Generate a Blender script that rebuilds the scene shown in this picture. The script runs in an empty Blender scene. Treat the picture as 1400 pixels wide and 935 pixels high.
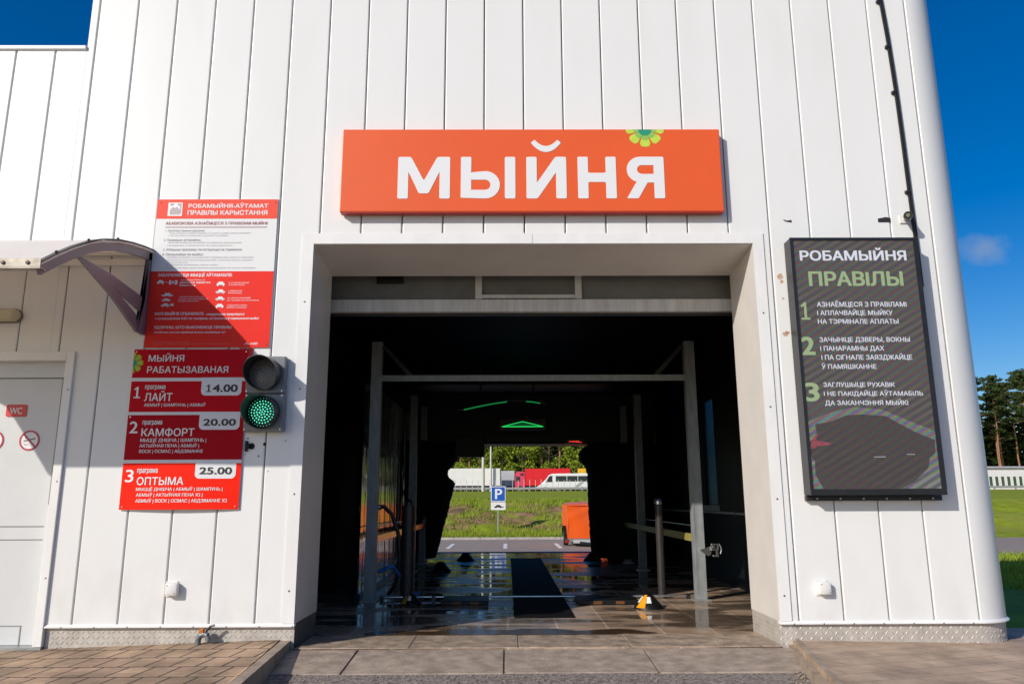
import bpy, bmesh, math, random, mathutils
import numpy as np
from mathutils import Vector, Matrix
random.seed(7)
R = math.radians
SC = bpy.context.scene
COL = SC.collection

# ------------------------------------------------------------------ camera
def make_camera():
    p, yw, r = 0.206693, -0.0069576, -0.00399437
    f = Vector((0, math.cos(p), math.sin(p))); u = Vector((0, -math.sin(p), math.cos(p))); rt = Vector((1, 0, 0))
    Z = Matrix.Rotation(yw, 3, 'Z'); f, u, rt = Z @ f, Z @ u, Z @ rt
    rt2 = math.cos(r)*rt + math.sin(r)*u; u2 = -math.sin(r)*rt + math.cos(r)*u
    cd = bpy.data.cameras.new('camera'); co = bpy.data.objects.new('camera', cd); COL.objects.link(co)
    cd.sensor_width = 36; cd.lens = 1037.264/1400*36; cd.clip_start = 0.1; cd.clip_end = 3000
    m = Matrix.Identity(4)
    for i in range(3):
        m[i][0] = rt2[i]; m[i][1] = u2[i]; m[i][2] = -f[i]
    m[0][3], m[1][3], m[2][3] = 0, -5.8667, 1.04
    co.matrix_world = m
    SC.camera = co
make_camera()

# ------------------------------------------------------------------ sky, sun, exposure
SUN_DIR = Vector((1.07, 1.0, -0.80)).normalized()
w = bpy.data.worlds.new('World'); SC.world = w; w.use_nodes = True
def make_world():
    nt = w.node_tree; N = nt.nodes; K = nt.links
    for n in list(N): N.remove(n)
    out = N.new('ShaderNodeOutputWorld'); bg = N.new('ShaderNodeBackground'); bg.inputs[1].default_value = SKY_STRENGTH
    sky = N.new('ShaderNodeTexSky'); sky.sky_type = 'NISHITA'; sky.sun_disc = False
    sky.sun_elevation = math.asin(-SUN_DIR.z); sky.sun_rotation = math.atan2(-SUN_DIR.x, -SUN_DIR.y)
    sky.altitude = 200; sky.air_density = 1.0; sky.dust_density = 1.2; sky.ozone_density = 3.0
    hs = N.new('ShaderNodeHueSaturation'); hs.inputs['Saturation'].default_value = SKY_SAT; hs.inputs['Value'].default_value = 1.0; hs.inputs['Hue'].default_value = SKY_HUE
    K.new(sky.outputs[0], hs.inputs['Color'])
    # one small fair-weather cloud low in the east
    tc = N.new('ShaderNodeTexCoord')
    mp = N.new('ShaderNodeVectorMath'); mp.operation = 'SUBTRACT'; mp.inputs[1].default_value = CLOUD_DIR
    K.new(tc.outputs['Generated'], mp.inputs[0])
    sc = N.new('ShaderNodeVectorMath'); sc.operation = 'MULTIPLY'; sc.inputs[1].default_value = (1, 1, 1.7); K.new(mp.outputs[0], sc.inputs[0])
    nz = N.new('ShaderNodeTexNoise'); nz.inputs['Scale'].default_value = 38; nz.inputs['Detail'].default_value = 6; K.new(tc.outputs['Generated'], nz.inputs['Vector'])
    ln = N.new('ShaderNodeVectorMath'); ln.operation = 'LENGTH'; K.new(sc.outputs[0], ln.inputs[0])
    a = N.new('ShaderNodeMath'); a.operation = 'MULTIPLY_ADD'; a.inputs[1].default_value = 0.06; K.new(nz.outputs[0], a.inputs[0]); K.new(ln.outputs['Value'], a.inputs[2])
    mr = N.new('ShaderNodeMapRange'); mr.inputs[1].default_value = 0.03; mr.inputs[2].default_value = 0.060; mr.inputs[3].default_value = 0.40; mr.inputs[4].default_value = 0
    K.new(a.outputs[0], mr.inputs[0])
    mx = N.new('ShaderNodeMixRGB'); mx.inputs[2].default_value = (3.2, 3.6, 4.4, 1)
    K.new(mr.outputs[0], mx.inputs[0]); K.new(hs.outputs[0], mx.inputs[1]); K.new(mx.outputs[0], bg.inputs[0]); K.new(bg.outputs[0], out.inputs[0])
SKY_STRENGTH = 0.11; SKY_SAT = 1.5; SKY_HUE = 0.51; CLOUD_DIR = (0.529, 0.801, 0.272)
make_world()
sl = bpy.data.lights.new('sun', 'SUN'); sl.energy = 3.95; sl.angle = R(0.5); sl.color = (1.0, 0.94, 0.85)
so = bpy.data.objects.new('sun', sl); COL.objects.link(so); so.rotation_euler = SUN_DIR.to_track_quat('-Z', 'Y').to_euler(); so.location = (-8, -8, 10)
vs = SC.view_settings; vs.view_transform = 'Standard'; vs.look = 'None'; vs.exposure = 0.0; vs.gamma = 1.0; vs.use_curve_mapping = False
SC.cycles.max_bounces = 8; SC.cycles.use_denoising = True

# ------------------------------------------------------------------ materials
MATS = {}
def M(name, col=(.5, .5, .5), rough=.5, metal=0., var=.0, vs=4., bump=0., bs=60., spec=.5, emit=None, es=1., stretch=(1, 1, 1), col2=None, rvar=0., coat=0., trans=0.):
    """procedural principled material: noise-varied colour, roughness and bump"""
    if name in MATS: return MATS[name]
    m = bpy.data.materials.new(name); m.use_nodes = True; MATS[name] = m
    nt = m.node_tree; N = nt.nodes; K = nt.links; b = N['Principled BSDF']
    b.inputs['Base Color'].default_value = (*col, 1); b.inputs['Roughness'].default_value = rough; b.inputs['Metallic'].default_value = metal
    b.inputs['Specular IOR Level'].default_value = spec; b.inputs['Coat Weight'].default_value = coat; b.inputs['Transmission Weight'].default_value = trans
    if emit: b.inputs['Emission Color'].default_value = (*emit, 1); b.inputs['Emission Strength'].default_value = es
    tc = N.new('ShaderNodeTexCoord'); mp = N.new('ShaderNodeMapping'); mp.inputs['Scale'].default_value = stretch; K.new(tc.outputs['Object'], mp.inputs[0])
    if var or col2:
        nz = N.new('ShaderNodeTexNoise'); nz.inputs['Scale'].default_value = vs; nz.inputs['Detail'].default_value = 7; nz.inputs['Roughness'].default_value = .62
        K.new(mp.outputs[0], nz.inputs['Vector'])
        rp = N.new('ShaderNodeValToRGB'); e = rp.color_ramp.elements
        e[0].position = .3; e[1].position = .7
        c2 = col2 or tuple(min(1, c*(1+var)) for c in col); c1 = col if col2 else tuple(c*(1-var) for c in col)
        e[0].color = (*c1, 1); e[1].color = (*c2, 1)
        K.new(nz.outputs[0], rp.inputs[0]); K.new(rp.outputs[0], b.inputs['Base Color'])
        if rvar:
            mr = N.new('ShaderNodeMapRange'); mr.inputs[1].default_value = .3; mr.inputs[2].default_value = .7
            mr.inputs[3].default_value = max(.02, rough-rvar); mr.inputs[4].default_value = min(1, rough+rvar)
            K.new(nz.outputs[0], mr.inputs[0]); K.new(mr.outputs[0], b.inputs['Roughness'])
    if bump:
        nb = N.new('ShaderNodeTexNoise'); nb.inputs['Scale'].default_value = bs; nb.inputs['Detail'].default_value = 4; K.new(mp.outputs[0], nb.inputs['Vector'])
        bp = N.new('ShaderNodeBump'); bp.inputs['Strength'].default_value = bump; bp.inputs['Distance'].default_value = .01
        K.new(nb.outputs[0], bp.inputs['Height']); K.new(bp.outputs[0], b.inputs['Normal'])
    return m

def cladding_mat():
    m = M('white_cladding', (.80, .80, .785), .38, spec=.4); nt = m.node_tree; N = nt.nodes; K = nt.links; b = N['Principled BSDF']
    tc = N.new('ShaderNodeTexCoord')
    def noise(scale, st, det=6):
        mp = N.new('ShaderNodeMapping'); mp.inputs['Scale'].default_value = st; K.new(tc.outputs['Object'], mp.inputs[0])
        n = N.new('ShaderNodeTexNoise'); n.inputs['Scale'].default_value = scale; n.inputs['Detail'].default_value = det; K.new(mp.outputs[0], n.inputs['Vector']); return n
    n1 = noise(1.2, (2.5, 2.5, .3), 3); n2 = noise(2.2, (1.6, 1.6, .5)); n3 = noise(55, (1, 1, 1), 2)
    r1 = N.new('ShaderNodeMapRange'); r1.inputs[1].default_value = .35; r1.inputs[2].default_value = .75; r1.inputs[3].default_value = 1; r1.inputs[4].default_value = .955; K.new(n1.outputs[0], r1.inputs[0])
    r2 = N.new('ShaderNodeMapRange'); r2.inputs[1].default_value = .5; r2.inputs[2].default_value = .8; r2.inputs[3].default_value = 1; r2.inputs[4].default_value = .93; K.new(n2.outputs[0], r2.inputs[0])
    r3 = N.new('ShaderNodeMapRange'); r3.inputs[1].default_value = .76; r3.inputs[2].default_value = .8; r3.inputs[3].default_value = 1; r3.inputs[4].default_value = .72; K.new(n3.outputs[0], r3.inputs[0])
    a = N.new('ShaderNodeMath'); a.operation = 'MULTIPLY'; K.new(r1.outputs[0], a.inputs[0]); K.new(r2.outputs[0], a.inputs[1])
    c = N.new('ShaderNodeMath'); c.operation = 'MULTIPLY'; K.new(a.outputs[0], c.inputs[0]); K.new(r3.outputs[0], c.inputs[1])
    mx = N.new('ShaderNodeMixRGB'); sx = N.new('ShaderNodeSeparateXYZ'); K.new(tc.outputs['Object'], sx.inputs[0])      # splash grime near the ground
    zr = N.new('ShaderNodeMapRange'); zr.inputs[1].default_value = .15; zr.inputs[2].default_value = .75; zr.inputs[3].default_value = .20; zr.inputs[4].default_value = 0; K.new(sx.outputs['Z'], zr.inputs[0])
    ng = noise(3.5, (1.6, 1.6, 1)); gr = N.new('ShaderNodeMapRange'); gr.inputs[1].default_value = .42; gr.inputs[2].default_value = .75; K.new(ng.outputs[0], gr.inputs[0])
    gm = N.new('ShaderNodeMath'); gm.operation = 'MULTIPLY'; K.new(zr.outputs[0], gm.inputs[0]); K.new(gr.outputs[0], gm.inputs[1])
    cs = N.new('ShaderNodeMath'); cs.operation = 'SUBTRACT'; K.new(c.outputs[0], cs.inputs[0]); K.new(gm.outputs[0], cs.inputs[1])
    mx.inputs[1].default_value = (.40, .35, .29, 1); mx.inputs[2].default_value = (.79, .79, .775, 1); K.new(cs.outputs[0], mx.inputs[0]); K.new(mx.outputs[0], b.inputs['Base Color'])
    nb = noise(3.0, (1, 1, .4), 1); bp = N.new('ShaderNodeBump'); bp.inputs['Strength'].default_value = .12; bp.inputs['Distance'].default_value = .01; K.new(nb.outputs[0], bp.inputs['Height']); K.new(bp.outputs[0], b.inputs['Normal'])
    return m

def brick_mat(name, c1, c2, cm, bw, rh, mortar, rough, offset=.5, rot=0., rvar=None, var=.25, bump=.5, stain=None, rough2=None, wav=0.):
    """tiles / pavers laid on a horizontal surface"""
    if name in MATS: return MATS[name]
    m = bpy.data.materials.new(name); m.use_nodes = True; MATS[name] = m
    nt = m.node_tree; N = nt.nodes; K = nt.links; b = N['Principled BSDF']
    tc = N.new('ShaderNodeTexCoord'); mp = N.new('ShaderNodeMapping'); mp.inputs['Rotation'].default_value = (0, 0, rot); K.new(tc.outputs['Object'], mp.inputs[0])
    br = N.new('ShaderNodeTexBrick'); br.offset = offset; br.squash = 1
    for k, v in (('Color1', (*c1, 1)), ('Color2', (*c2, 1)), ('Mortar', (*cm, 1)), ('Scale', 1.), ('Mortar Size', mortar), ('Mortar Smooth', .1), ('Brick Width', bw), ('Row Height', rh), ('Bias', 0.)): br.inputs[k].default_value = v
    K.new(mp.outputs[0], br.inputs['Vector'])
    nz = N.new('ShaderNodeTexNoise'); nz.inputs['Scale'].default_value = 2.6; nz.inputs['Detail'].default_value = 8; nz.inputs['Roughness'].default_value = .65; K.new(tc.outputs['Object'], nz.inputs['Vector'])
    mr = N.new('ShaderNodeMapRange'); mr.inputs[1].default_value = .3; mr.inputs[2].default_value = .7; mr.inputs[3].default_value = 1-var; mr.inputs[4].default_value = 1+var; K.new(nz.outputs[0], mr.inputs[0])
    mu = N.new('ShaderNodeMixRGB'); mu.blend_type = 'MULTIPLY'; mu.inputs[0].default_value = 1; K.new(br.outputs['Color'], mu.inputs[1]); K.new(mr.outputs[0], mu.inputs[2])
    K.new(mu.outputs[0], b.inputs['Base Color'])
    b.inputs['Roughness'].default_value = rough
    if rough2 is not None:
        n2 = N.new('ShaderNodeTexNoise'); n2.inputs['Scale'].default_value = 1.3; n2.inputs['Detail'].default_value = 5; K.new(tc.outputs['Object'], n2.inputs['Vector'])
        r2 = N.new('ShaderNodeMapRange'); r2.inputs[1].default_value = .42; r2.inputs[2].default_value = .58; r2.inputs[3].default_value = rough; r2.inputs[4].default_value = rough2; K.new(n2.outputs[0], r2.inputs[0]); K.new(r2.outputs[0], b.inputs['Roughness'])
    if stain:
        ns = N.new('ShaderNodeTexNoise'); ns.inputs['Scale'].default_value = stain; ns.inputs['Detail'].default_value = 6; ns.inputs['Distortion'].default_value = .6
        ms = N.new('ShaderNodeMapping'); ms.inputs['Scale'].default_value = (.55, 1.5, 1); K.new(tc.outputs['Object'], ms.inputs[0]); K.new(ms.outputs[0], ns.inputs['Vector'])
        rs = N.new('ShaderNodeMapRange'); rs.inputs[1].default_value = .47; rs.inputs[2].default_value = .53; rs.inputs[3].default_value = 1; rs.inputs[4].default_value = .42 if rough < .5 else .72; K.new(ns.outputs[0], rs.inputs[0])
        m2 = N.new('ShaderNodeMixRGB'); m2.blend_type = 'MULTIPLY'; m2.inputs[0].default_value = 1; K.new(mu.outputs[0], m2.inputs[1]); K.new(rs.outputs[0], m2.inputs[2]); K.new(m2.outputs[0], b.inputs['Base Color'])
        if rough2 is None: rough2 = rough
        rr = N.new('ShaderNodeMapRange'); rr.inputs[1].default_value = .44; rr.inputs[2].default_value = .54; rr.inputs[3].default_value = rough2 or rough; rr.inputs[4].default_value = rough; K.new(ns.outputs[0], rr.inputs[0]); K.new(rr.outputs[0], b.inputs['Roughness'])
    n3 = N.new('ShaderNodeTexNoise'); n3.inputs['Scale'].default_value = 7 if wav else 90; n3.inputs['Detail'].default_value = 3; K.new(tc.outputs['Object'], n3.inputs['Vector'])
    ad = N.new('ShaderNodeMath'); ad.operation = 'MULTIPLY_ADD'; ad.inputs[1].default_value = wav or .25; K.new(n3.outputs[0], ad.inputs[0])
    iv = N.new('ShaderNodeMath'); iv.operation = 'SUBTRACT'; iv.inputs[0].default_value = 1; K.new(br.outputs['Fac'], iv.inputs[1]); K.new(iv.outputs[0], ad.inputs[2])
    bp = N.new('ShaderNodeBump'); bp.inputs['Strength'].default_value = bump; bp.inputs['Distance'].default_value = .006; K.new(ad.outputs[0], bp.inputs['Height']); K.new(bp.outputs[0], b.inputs['Normal'])
    return m

# ------------------------------------------------------------------ mesh and object helpers
class MB:
    """collects shapes in world coordinates and links them as ONE mesh object"""
    def __init__(s): s.bm = bmesh.new()
    def face(s, pts):
        try: return s.bm.faces.new([s.bm.verts.new(p) for p in pts])
        except ValueError: return None
    def box(s, x0, x1, y0, y1, z0, z1, bev=0.):
        t = bmesh.new() if bev else s.bm
        v = [t.verts.new((x, y, z)) for x in (x0, x1) for y in (y0, y1) for z in (z0, z1)]
        for f in ((0, 1, 3, 2), (4, 6, 7, 5), (0, 4, 5, 1), (2, 3, 7, 6), (0, 2, 6, 4), (1, 5, 7, 3)): t.faces.new([v[i] for i in f])
        if bev:
            bmesh.ops.bevel(t, geom=t.edges[:], offset=bev, segments=2, affect='EDGES', profile=.5)
            s.merge(t)
        return s
    def merge(s, t):
        mp = {}
        for v in t.verts: mp[v] = s.bm.verts.new(v.co)
        for f in t.faces:
            try: s.bm.faces.new([mp[v] for v in f.verts])
            except ValueError: pass
        t.free(); return s
    def tube(s, p0, p1, r0, r1=None, n=10, cap=True):
        r1 = r0 if r1 is None else r1
        p0, p1 = Vector(p0), Vector(p1); d = (p1-p0).normalized()
        a = d.orthogonal().normalized(); b = d.cross(a)
        A = [s.bm.verts.new(p0+(a*math.cos(t)+b*math.sin(t))*r0) for t in [2*math.pi*i/n for i in range(n)]]
        B = [s.bm.verts.new(p1+(a*math.cos(t)+b*math.sin(t))*r1) for t in [2*math.pi*i/n for i in range(n)]]
        for i in range(n): s.bm.faces.new([A[i], A[(i+1) % n], B[(i+1) % n], B[i]])
        if cap: s.bm.faces.new(A[::-1]); s.bm.faces.new(B)
        return s
    def path(s, pts, r, n=8):
        for i in range(len(pts)-1): s.tube(pts[i], pts[i+1], r, r, n)
        return s
    def lathe(s, o, prof, n=24, axis='Z'):
        """prof: (radius, height) pairs along axis"""
        ax = {'Z': (Vector((1, 0, 0)), Vector((0, 1, 0)), Vector((0, 0, 1))), 'Y': (Vector((1, 0, 0)), Vector((0, 0, 1)), Vector((0, 1, 0))), 'X': (Vector((0, 1, 0)), Vector((0, 0, 1)), Vector((1, 0, 0)))}[axis]
        o = Vector(o); rings = []
        for r, h in prof: rings.append([s.bm.verts.new(o+(ax[0]*math.cos(2*math.pi*i/n)+ax[1]*math.sin(2*math.pi*i/n))*max(r, 1e-4)+ax[2]*h) for i in range(n)])
        for a, b in zip(rings, rings[1:]):
            for i in range(n): s.bm.faces.new([a[i], a[(i+1) % n], b[(i+1) % n], b[i]])
        s.bm.faces.new(rings[0][::-1]); s.bm.faces.new(rings[-1]); return s
    def prism(s, poly, a, b, plane='xz', cap=True):
        """poly in a plane, extruded from a to b along the remaining axis"""
        def P(p, t): return {'xz': (p[0], t, p[1]), 'yz': (t, p[0], p[1]), 'xy': (p[0], p[1], t)}[plane]
        A = [s.bm.verts.new(P(p, a)) for p in poly]; B = [s.bm.verts.new(P(p, b)) for p in poly]; n = len(poly)
        for i in range(n): s.bm.faces.new([A[i], A[(i+1) % n], B[(i+1) % n], B[i]])
        if cap:
            f1 = s.bm.faces.new(A[::-1]); f2 = s.bm.faces.new(B)
            bmesh.ops.triangulate(s.bm, faces=[f1, f2])
        return s
    def flat(s, poly, y):
        f = s.bm.faces.new([s.bm.verts.new((p[0], y, p[1])) for p in poly])
        f.normal_update()
        if f.normal.y > 0: f.normal_flip()
        bmesh.ops.triangulate(s.bm, faces=[f]); return s
    def blade(s, p, h, wd, a, lean):
        c, sn = math.cos(a)*wd, math.sin(a)*wd
        s.face([(p[0]-c, p[1]-sn, p[2]), (p[0]+c, p[1]+sn, p[2]), (p[0]+lean[0], p[1]+lean[1], p[2]+h)])
    def islands(s):
        s.bm.verts.ensure_lookup_table(); seen = set(); out = []
        for v in s.bm.verts:
            if v in seen: continue
            st = [v]; seen.add(v); isl = []
            while st:
                q = st.pop(); isl.append(q)
                for e in q.link_edges:
                    o = e.other_vert(q)
                    if o not in seen: seen.add(o); st.append(o)
            out.append(isl)
        return out
    def build_each(s, name, mat, parent=None, smooth=False, recalc=True):
        """every loose piece becomes a mesh object of its own"""
        res = []
        for isl in s.islands():
            m = MB(); mp = {v: m.bm.verts.new(v.co) for v in isl}
            for f in {f for v in isl for f in v.link_faces}: m.bm.faces.new([mp[v] for v in f.verts])
            res.append(m.build(name, mat, parent, None, smooth, recalc))
        s.bm.free(); return res
    def build(s, name, mat, parent=None, org=None, smooth=False, recalc=True):
        if recalc: bmesh.ops.recalc_face_normals(s.bm, faces=s.bm.faces)
        o = None
        p = parent; off = Vector((0, 0, 0))
        while p is not None: off += Vector(p.location); p = p.parent
        if org is not None and parent is None: off = Vector(org)
        bmesh.ops.translate(s.bm, verts=s.bm.verts, vec=-off)
        me = bpy.data.meshes.new(name); s.bm.to_mesh(me); s.bm.free(); me.materials.append(mat)
        if smooth:
            for f in me.polygons: f.use_smooth = True
            try: me.set_sharp_from_angle(angle=R(38))
            except Exception: pass
        o = bpy.data.objects.new(name, me); COL.objects.link(o)
        if parent: o.parent = parent
        elif org is not None: o.location = org
        return o

def tag(o, label=None, cat=None, group=None, kind=None):
    if label: o['label'] = label
    if cat: o['category'] = cat
    if group: o['group'] = group
    if kind: o['kind'] = kind
    return o
def thing(name, label, cat, loc, group=None):
    o = bpy.data.objects.new(name, None); COL.objects.link(o); o.location = loc; o.empty_display_size = .2
    return tag(o, label, cat, group)
def struct(o, kind='structure'): o['kind'] = kind; return o
def copy_tree(o, parent=None):
    c = o.copy(); COL.objects.link(c)
    if parent: c.parent = parent
    for ch in list(o.children): copy_tree(ch, c)
    return c

CAP = .728
GLYPHS = {}
def glyph_mesh(s, xh, shear, res):
    """triangulated text at size 1: outlines filled by winding number, so no counter is lost"""
    key = (s, shear, res)
    if key in GLYPHS: return GLYPHS[key]
    c = bpy.data.curves.new('t', 'FONT'); c.body = s; c.size = 10; c.resolution_u = res; c.shear = shear; c.fill_mode = 'NONE'
    o = bpy.data.objects.new('t', c); COL.objects.link(o)
    dg = bpy.context.evaluated_depsgraph_get(); dg.update()
    me = bpy.data.meshes.new_from_object(o.evaluated_get(dg), depsgraph=dg)
    P = np.array([(v.co.x, v.co.y) for v in me.vertices]); E = np.array([tuple(e.vertices) for e in me.edges])
    bpy.data.objects.remove(o); bpy.data.curves.remove(c); bpy.data.meshes.remove(me)
    # follow each closed outline in vertex order
    nxt = {}
    for u, v in E: nxt.setdefault(int(u), []).append(int(v)); nxt.setdefault(int(v), []).append(int(u))
    seen = set(); loops = []
    for v0 in range(len(P)):
        if v0 in seen or v0 not in nxt: continue
        lp = [v0]; seen.add(v0); cur = v0
        while True:
            n = [q for q in nxt[cur] if q not in seen]
            if not n: break
            cur = min(n) if len(lp) == 1 else n[0]; seen.add(cur); lp.append(cur)
        loops.append(lp)
    DE = [(l[i], l[(i+1) % len(l)]) for l in loops for i in range(len(l))]
    r = mathutils.geometry.delaunay_2d_cdt([Vector(p) for p in P], DE, [], 0, 1e-5)
    V = np.array([tuple(v) for v in r[0]]); F = [tuple(f) for f in r[2]]
    A = np.array([P[i] for i, j in DE]); B_ = np.array([P[j] for i, j in DE]); cen = np.array([V[list(f)].mean(0) for f in F])
    up = (A[None, :, 1] <= cen[:, None, 1]) & (B_[None, :, 1] > cen[:, None, 1]); dn = (A[None, :, 1] > cen[:, None, 1]) & (B_[None, :, 1] <= cen[:, None, 1])
    crs = (B_[None, :, 0]-A[None, :, 0])*(cen[:, None, 1]-A[None, :, 1])-(cen[:, None, 0]-A[None, :, 0])*(B_[None, :, 1]-A[None, :, 1])
    wn = (up & (crs > 0)).sum(1)-(dn & (crs < 0)).sum(1)
    used = sorted({i for f, k in zip(F, wn) if k for i in f}); ix = {v: i for i, v in enumerate(used)}
    out = (V[used]/10, [tuple(ix[i] for i in f) for f, k in zip(F, wn) if k])
    GLYPHS[key] = out; return out
def text_into(mb, s, x0, x1, zb, zt, y, bold=0., xh=False, shear=0., res=3):
    """flat lettering facing -Y, fitted to the box x0..x1, baseline zb to cap height zt"""
    if s == '1':       # figure one with a flag and a foot serif
        P_ = [(0, 0), (0, .11), (.34, .11), (.34, .80), (.08, .70), (.03, .81), (.42, 1), (.60, 1), (.60, .11), (.92, .11), (.92, 0)]
        mb.flat([(x0+(x1-x0)*a/.92, zb+(zt-zb)*b) for a, b in P_], y); return
    s = s.replace('І', 'l')      # plain upright, as on the boards
    if s[0] == '1' and len(s) > 3 and s[1].isdigit():
        w_ = x1-x0; text_into(mb, '1', x0, x0+w_*.165, zb, zt, y); x0 += w_*.205; s = s[1:]
    cap = .682 if all(ch in '0123456789.PWC' for ch in s) else CAP
    V, F = glyph_mesh(s, xh, shear, res)
    a, b = V[:, 0].min(), V[:, 0].max(); h = zt-zb; q = bold*h
    x0 += q; x1 -= q; sx = (x1-x0)/(b-a); sz = h/(.55 if xh else cap)*(1-bold); zb += q*.5
    copies = [(0, 0)] if not bold else [(0, 0), (-q, 0), (q, 0)]+([(-q*.7, q*.6), (q*.7, q*.6), (-q*.7, -q*.6), (q*.7, -q*.6)] if h > .03 else [])
    for k, (dx, dz) in enumerate(copies):      # strokes thickened by overprinting
        vs_ = [mb.bm.verts.new((x0+dx+(p[0]-a)*sx, y-.00004*k, zb+dz+p[1]*sz)) for p in V]
        for f in F:
            try:
                f = mb.bm.faces.new([vs_[i] for i in f]); f.normal_update()
                if f.normal.y > 0: f.normal_flip()
            except ValueError: pass

def rounded(poly, r, n=4):
    out = []; N = len(poly)
    for i in range(N):
        p0, p, p1 = Vector(poly[i-1]), Vector(poly[i]), Vector(poly[(i+1) % N])
        a, b = p0-p, p1-p; k = min(r, a.length*.45, b.length*.45)
        A = p+a.normalized()*k; B = p+b.normalized()*k
        for j in range(n+1):
            t = j/n; out.append(tuple((1-t)**2*A+2*t*(1-t)*p+t*t*B))
    return out
def arc(cx, cz, r, a0, a1, n=10): return [(cx+r*math.cos(R(a0+(a1-a0)*i/n)), cz+r*math.sin(R(a0+(a1-a0)*i/n))) for i in range(n+1)]
def extruded(loops, y_front, depth, name, mat, parent):
    """letters with holes: 2D curve converted to a mesh (x,z outlines), front face at y_front"""
    c = bpy.data.curves.new('t', 'CURVE'); c.dimensions = '2D'; c.fill_mode = 'BOTH'; c.extrude = depth/2
    for lp in loops:
        sp = c.splines.new('POLY'); sp.points.add(len(lp)-1); sp.use_cyclic_u = True
        for i, p in enumerate(lp): sp.points[i].co = (p[0], p[1], 0, 1)
    o = bpy.data.objects.new('t', c); COL.objects.link(o)
    dg = bpy.context.evaluated_depsgraph_get(); dg.update()
    me = bpy.data.meshes.new_from_object(o.evaluated_get(dg), depsgraph=dg)
    mb = MB(); vv = [mb.bm.verts.new((v.co.x, y_front+depth/2-v.co.z, v.co.y)) for v in me.vertices]
    for p in me.polygons:
        try: mb.bm.faces.new([vv[i] for i in p.vertices])
        except ValueError: pass
    bpy.data.objects.remove(o); bpy.data.curves.remove(c); bpy.data.meshes.remove(me)
    bmesh.ops.remove_doubles(mb.bm, verts=mb.bm.verts, dist=1e-5)
    return mb.build(name, mat, parent)

# common materials
WHITE = cladding_mat()
TRIM = M('white_trim', (.80, .79, .77), .4, var=.05, vs=6, stretch=(1, 1, .4))
REVEAL = M('reveal_panel', (.70, .66, .61), .42, var=.06, vs=3)
SEAM = M('seam_gasket', (.035, .035, .035), .7)
DARKIN = M('shade_black_lining', (.008, .008, .009), .5, var=.3, vs=3, spec=.1)  # near-black base carries the deep shade of the tunnel interior
STEEL = M('galvanised_steel', (.36, .37, .37), .42, .55, var=.16, vs=14, rvar=.1)
BLACK = M('black_plastic', (.008, .008, .008), .45, var=.2, vs=20, spec=.3)
BLACKM = M('black_metal', (.018, .018, .02), .35, var=.2, vs=20)
CHROME = M('bright_zinc', (.6, .6, .6), .25, .9, var=.1, vs=30)
WHITE_P = M('white_plastic', (.74, .73, .70), .45, var=.06, vs=20)

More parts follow.
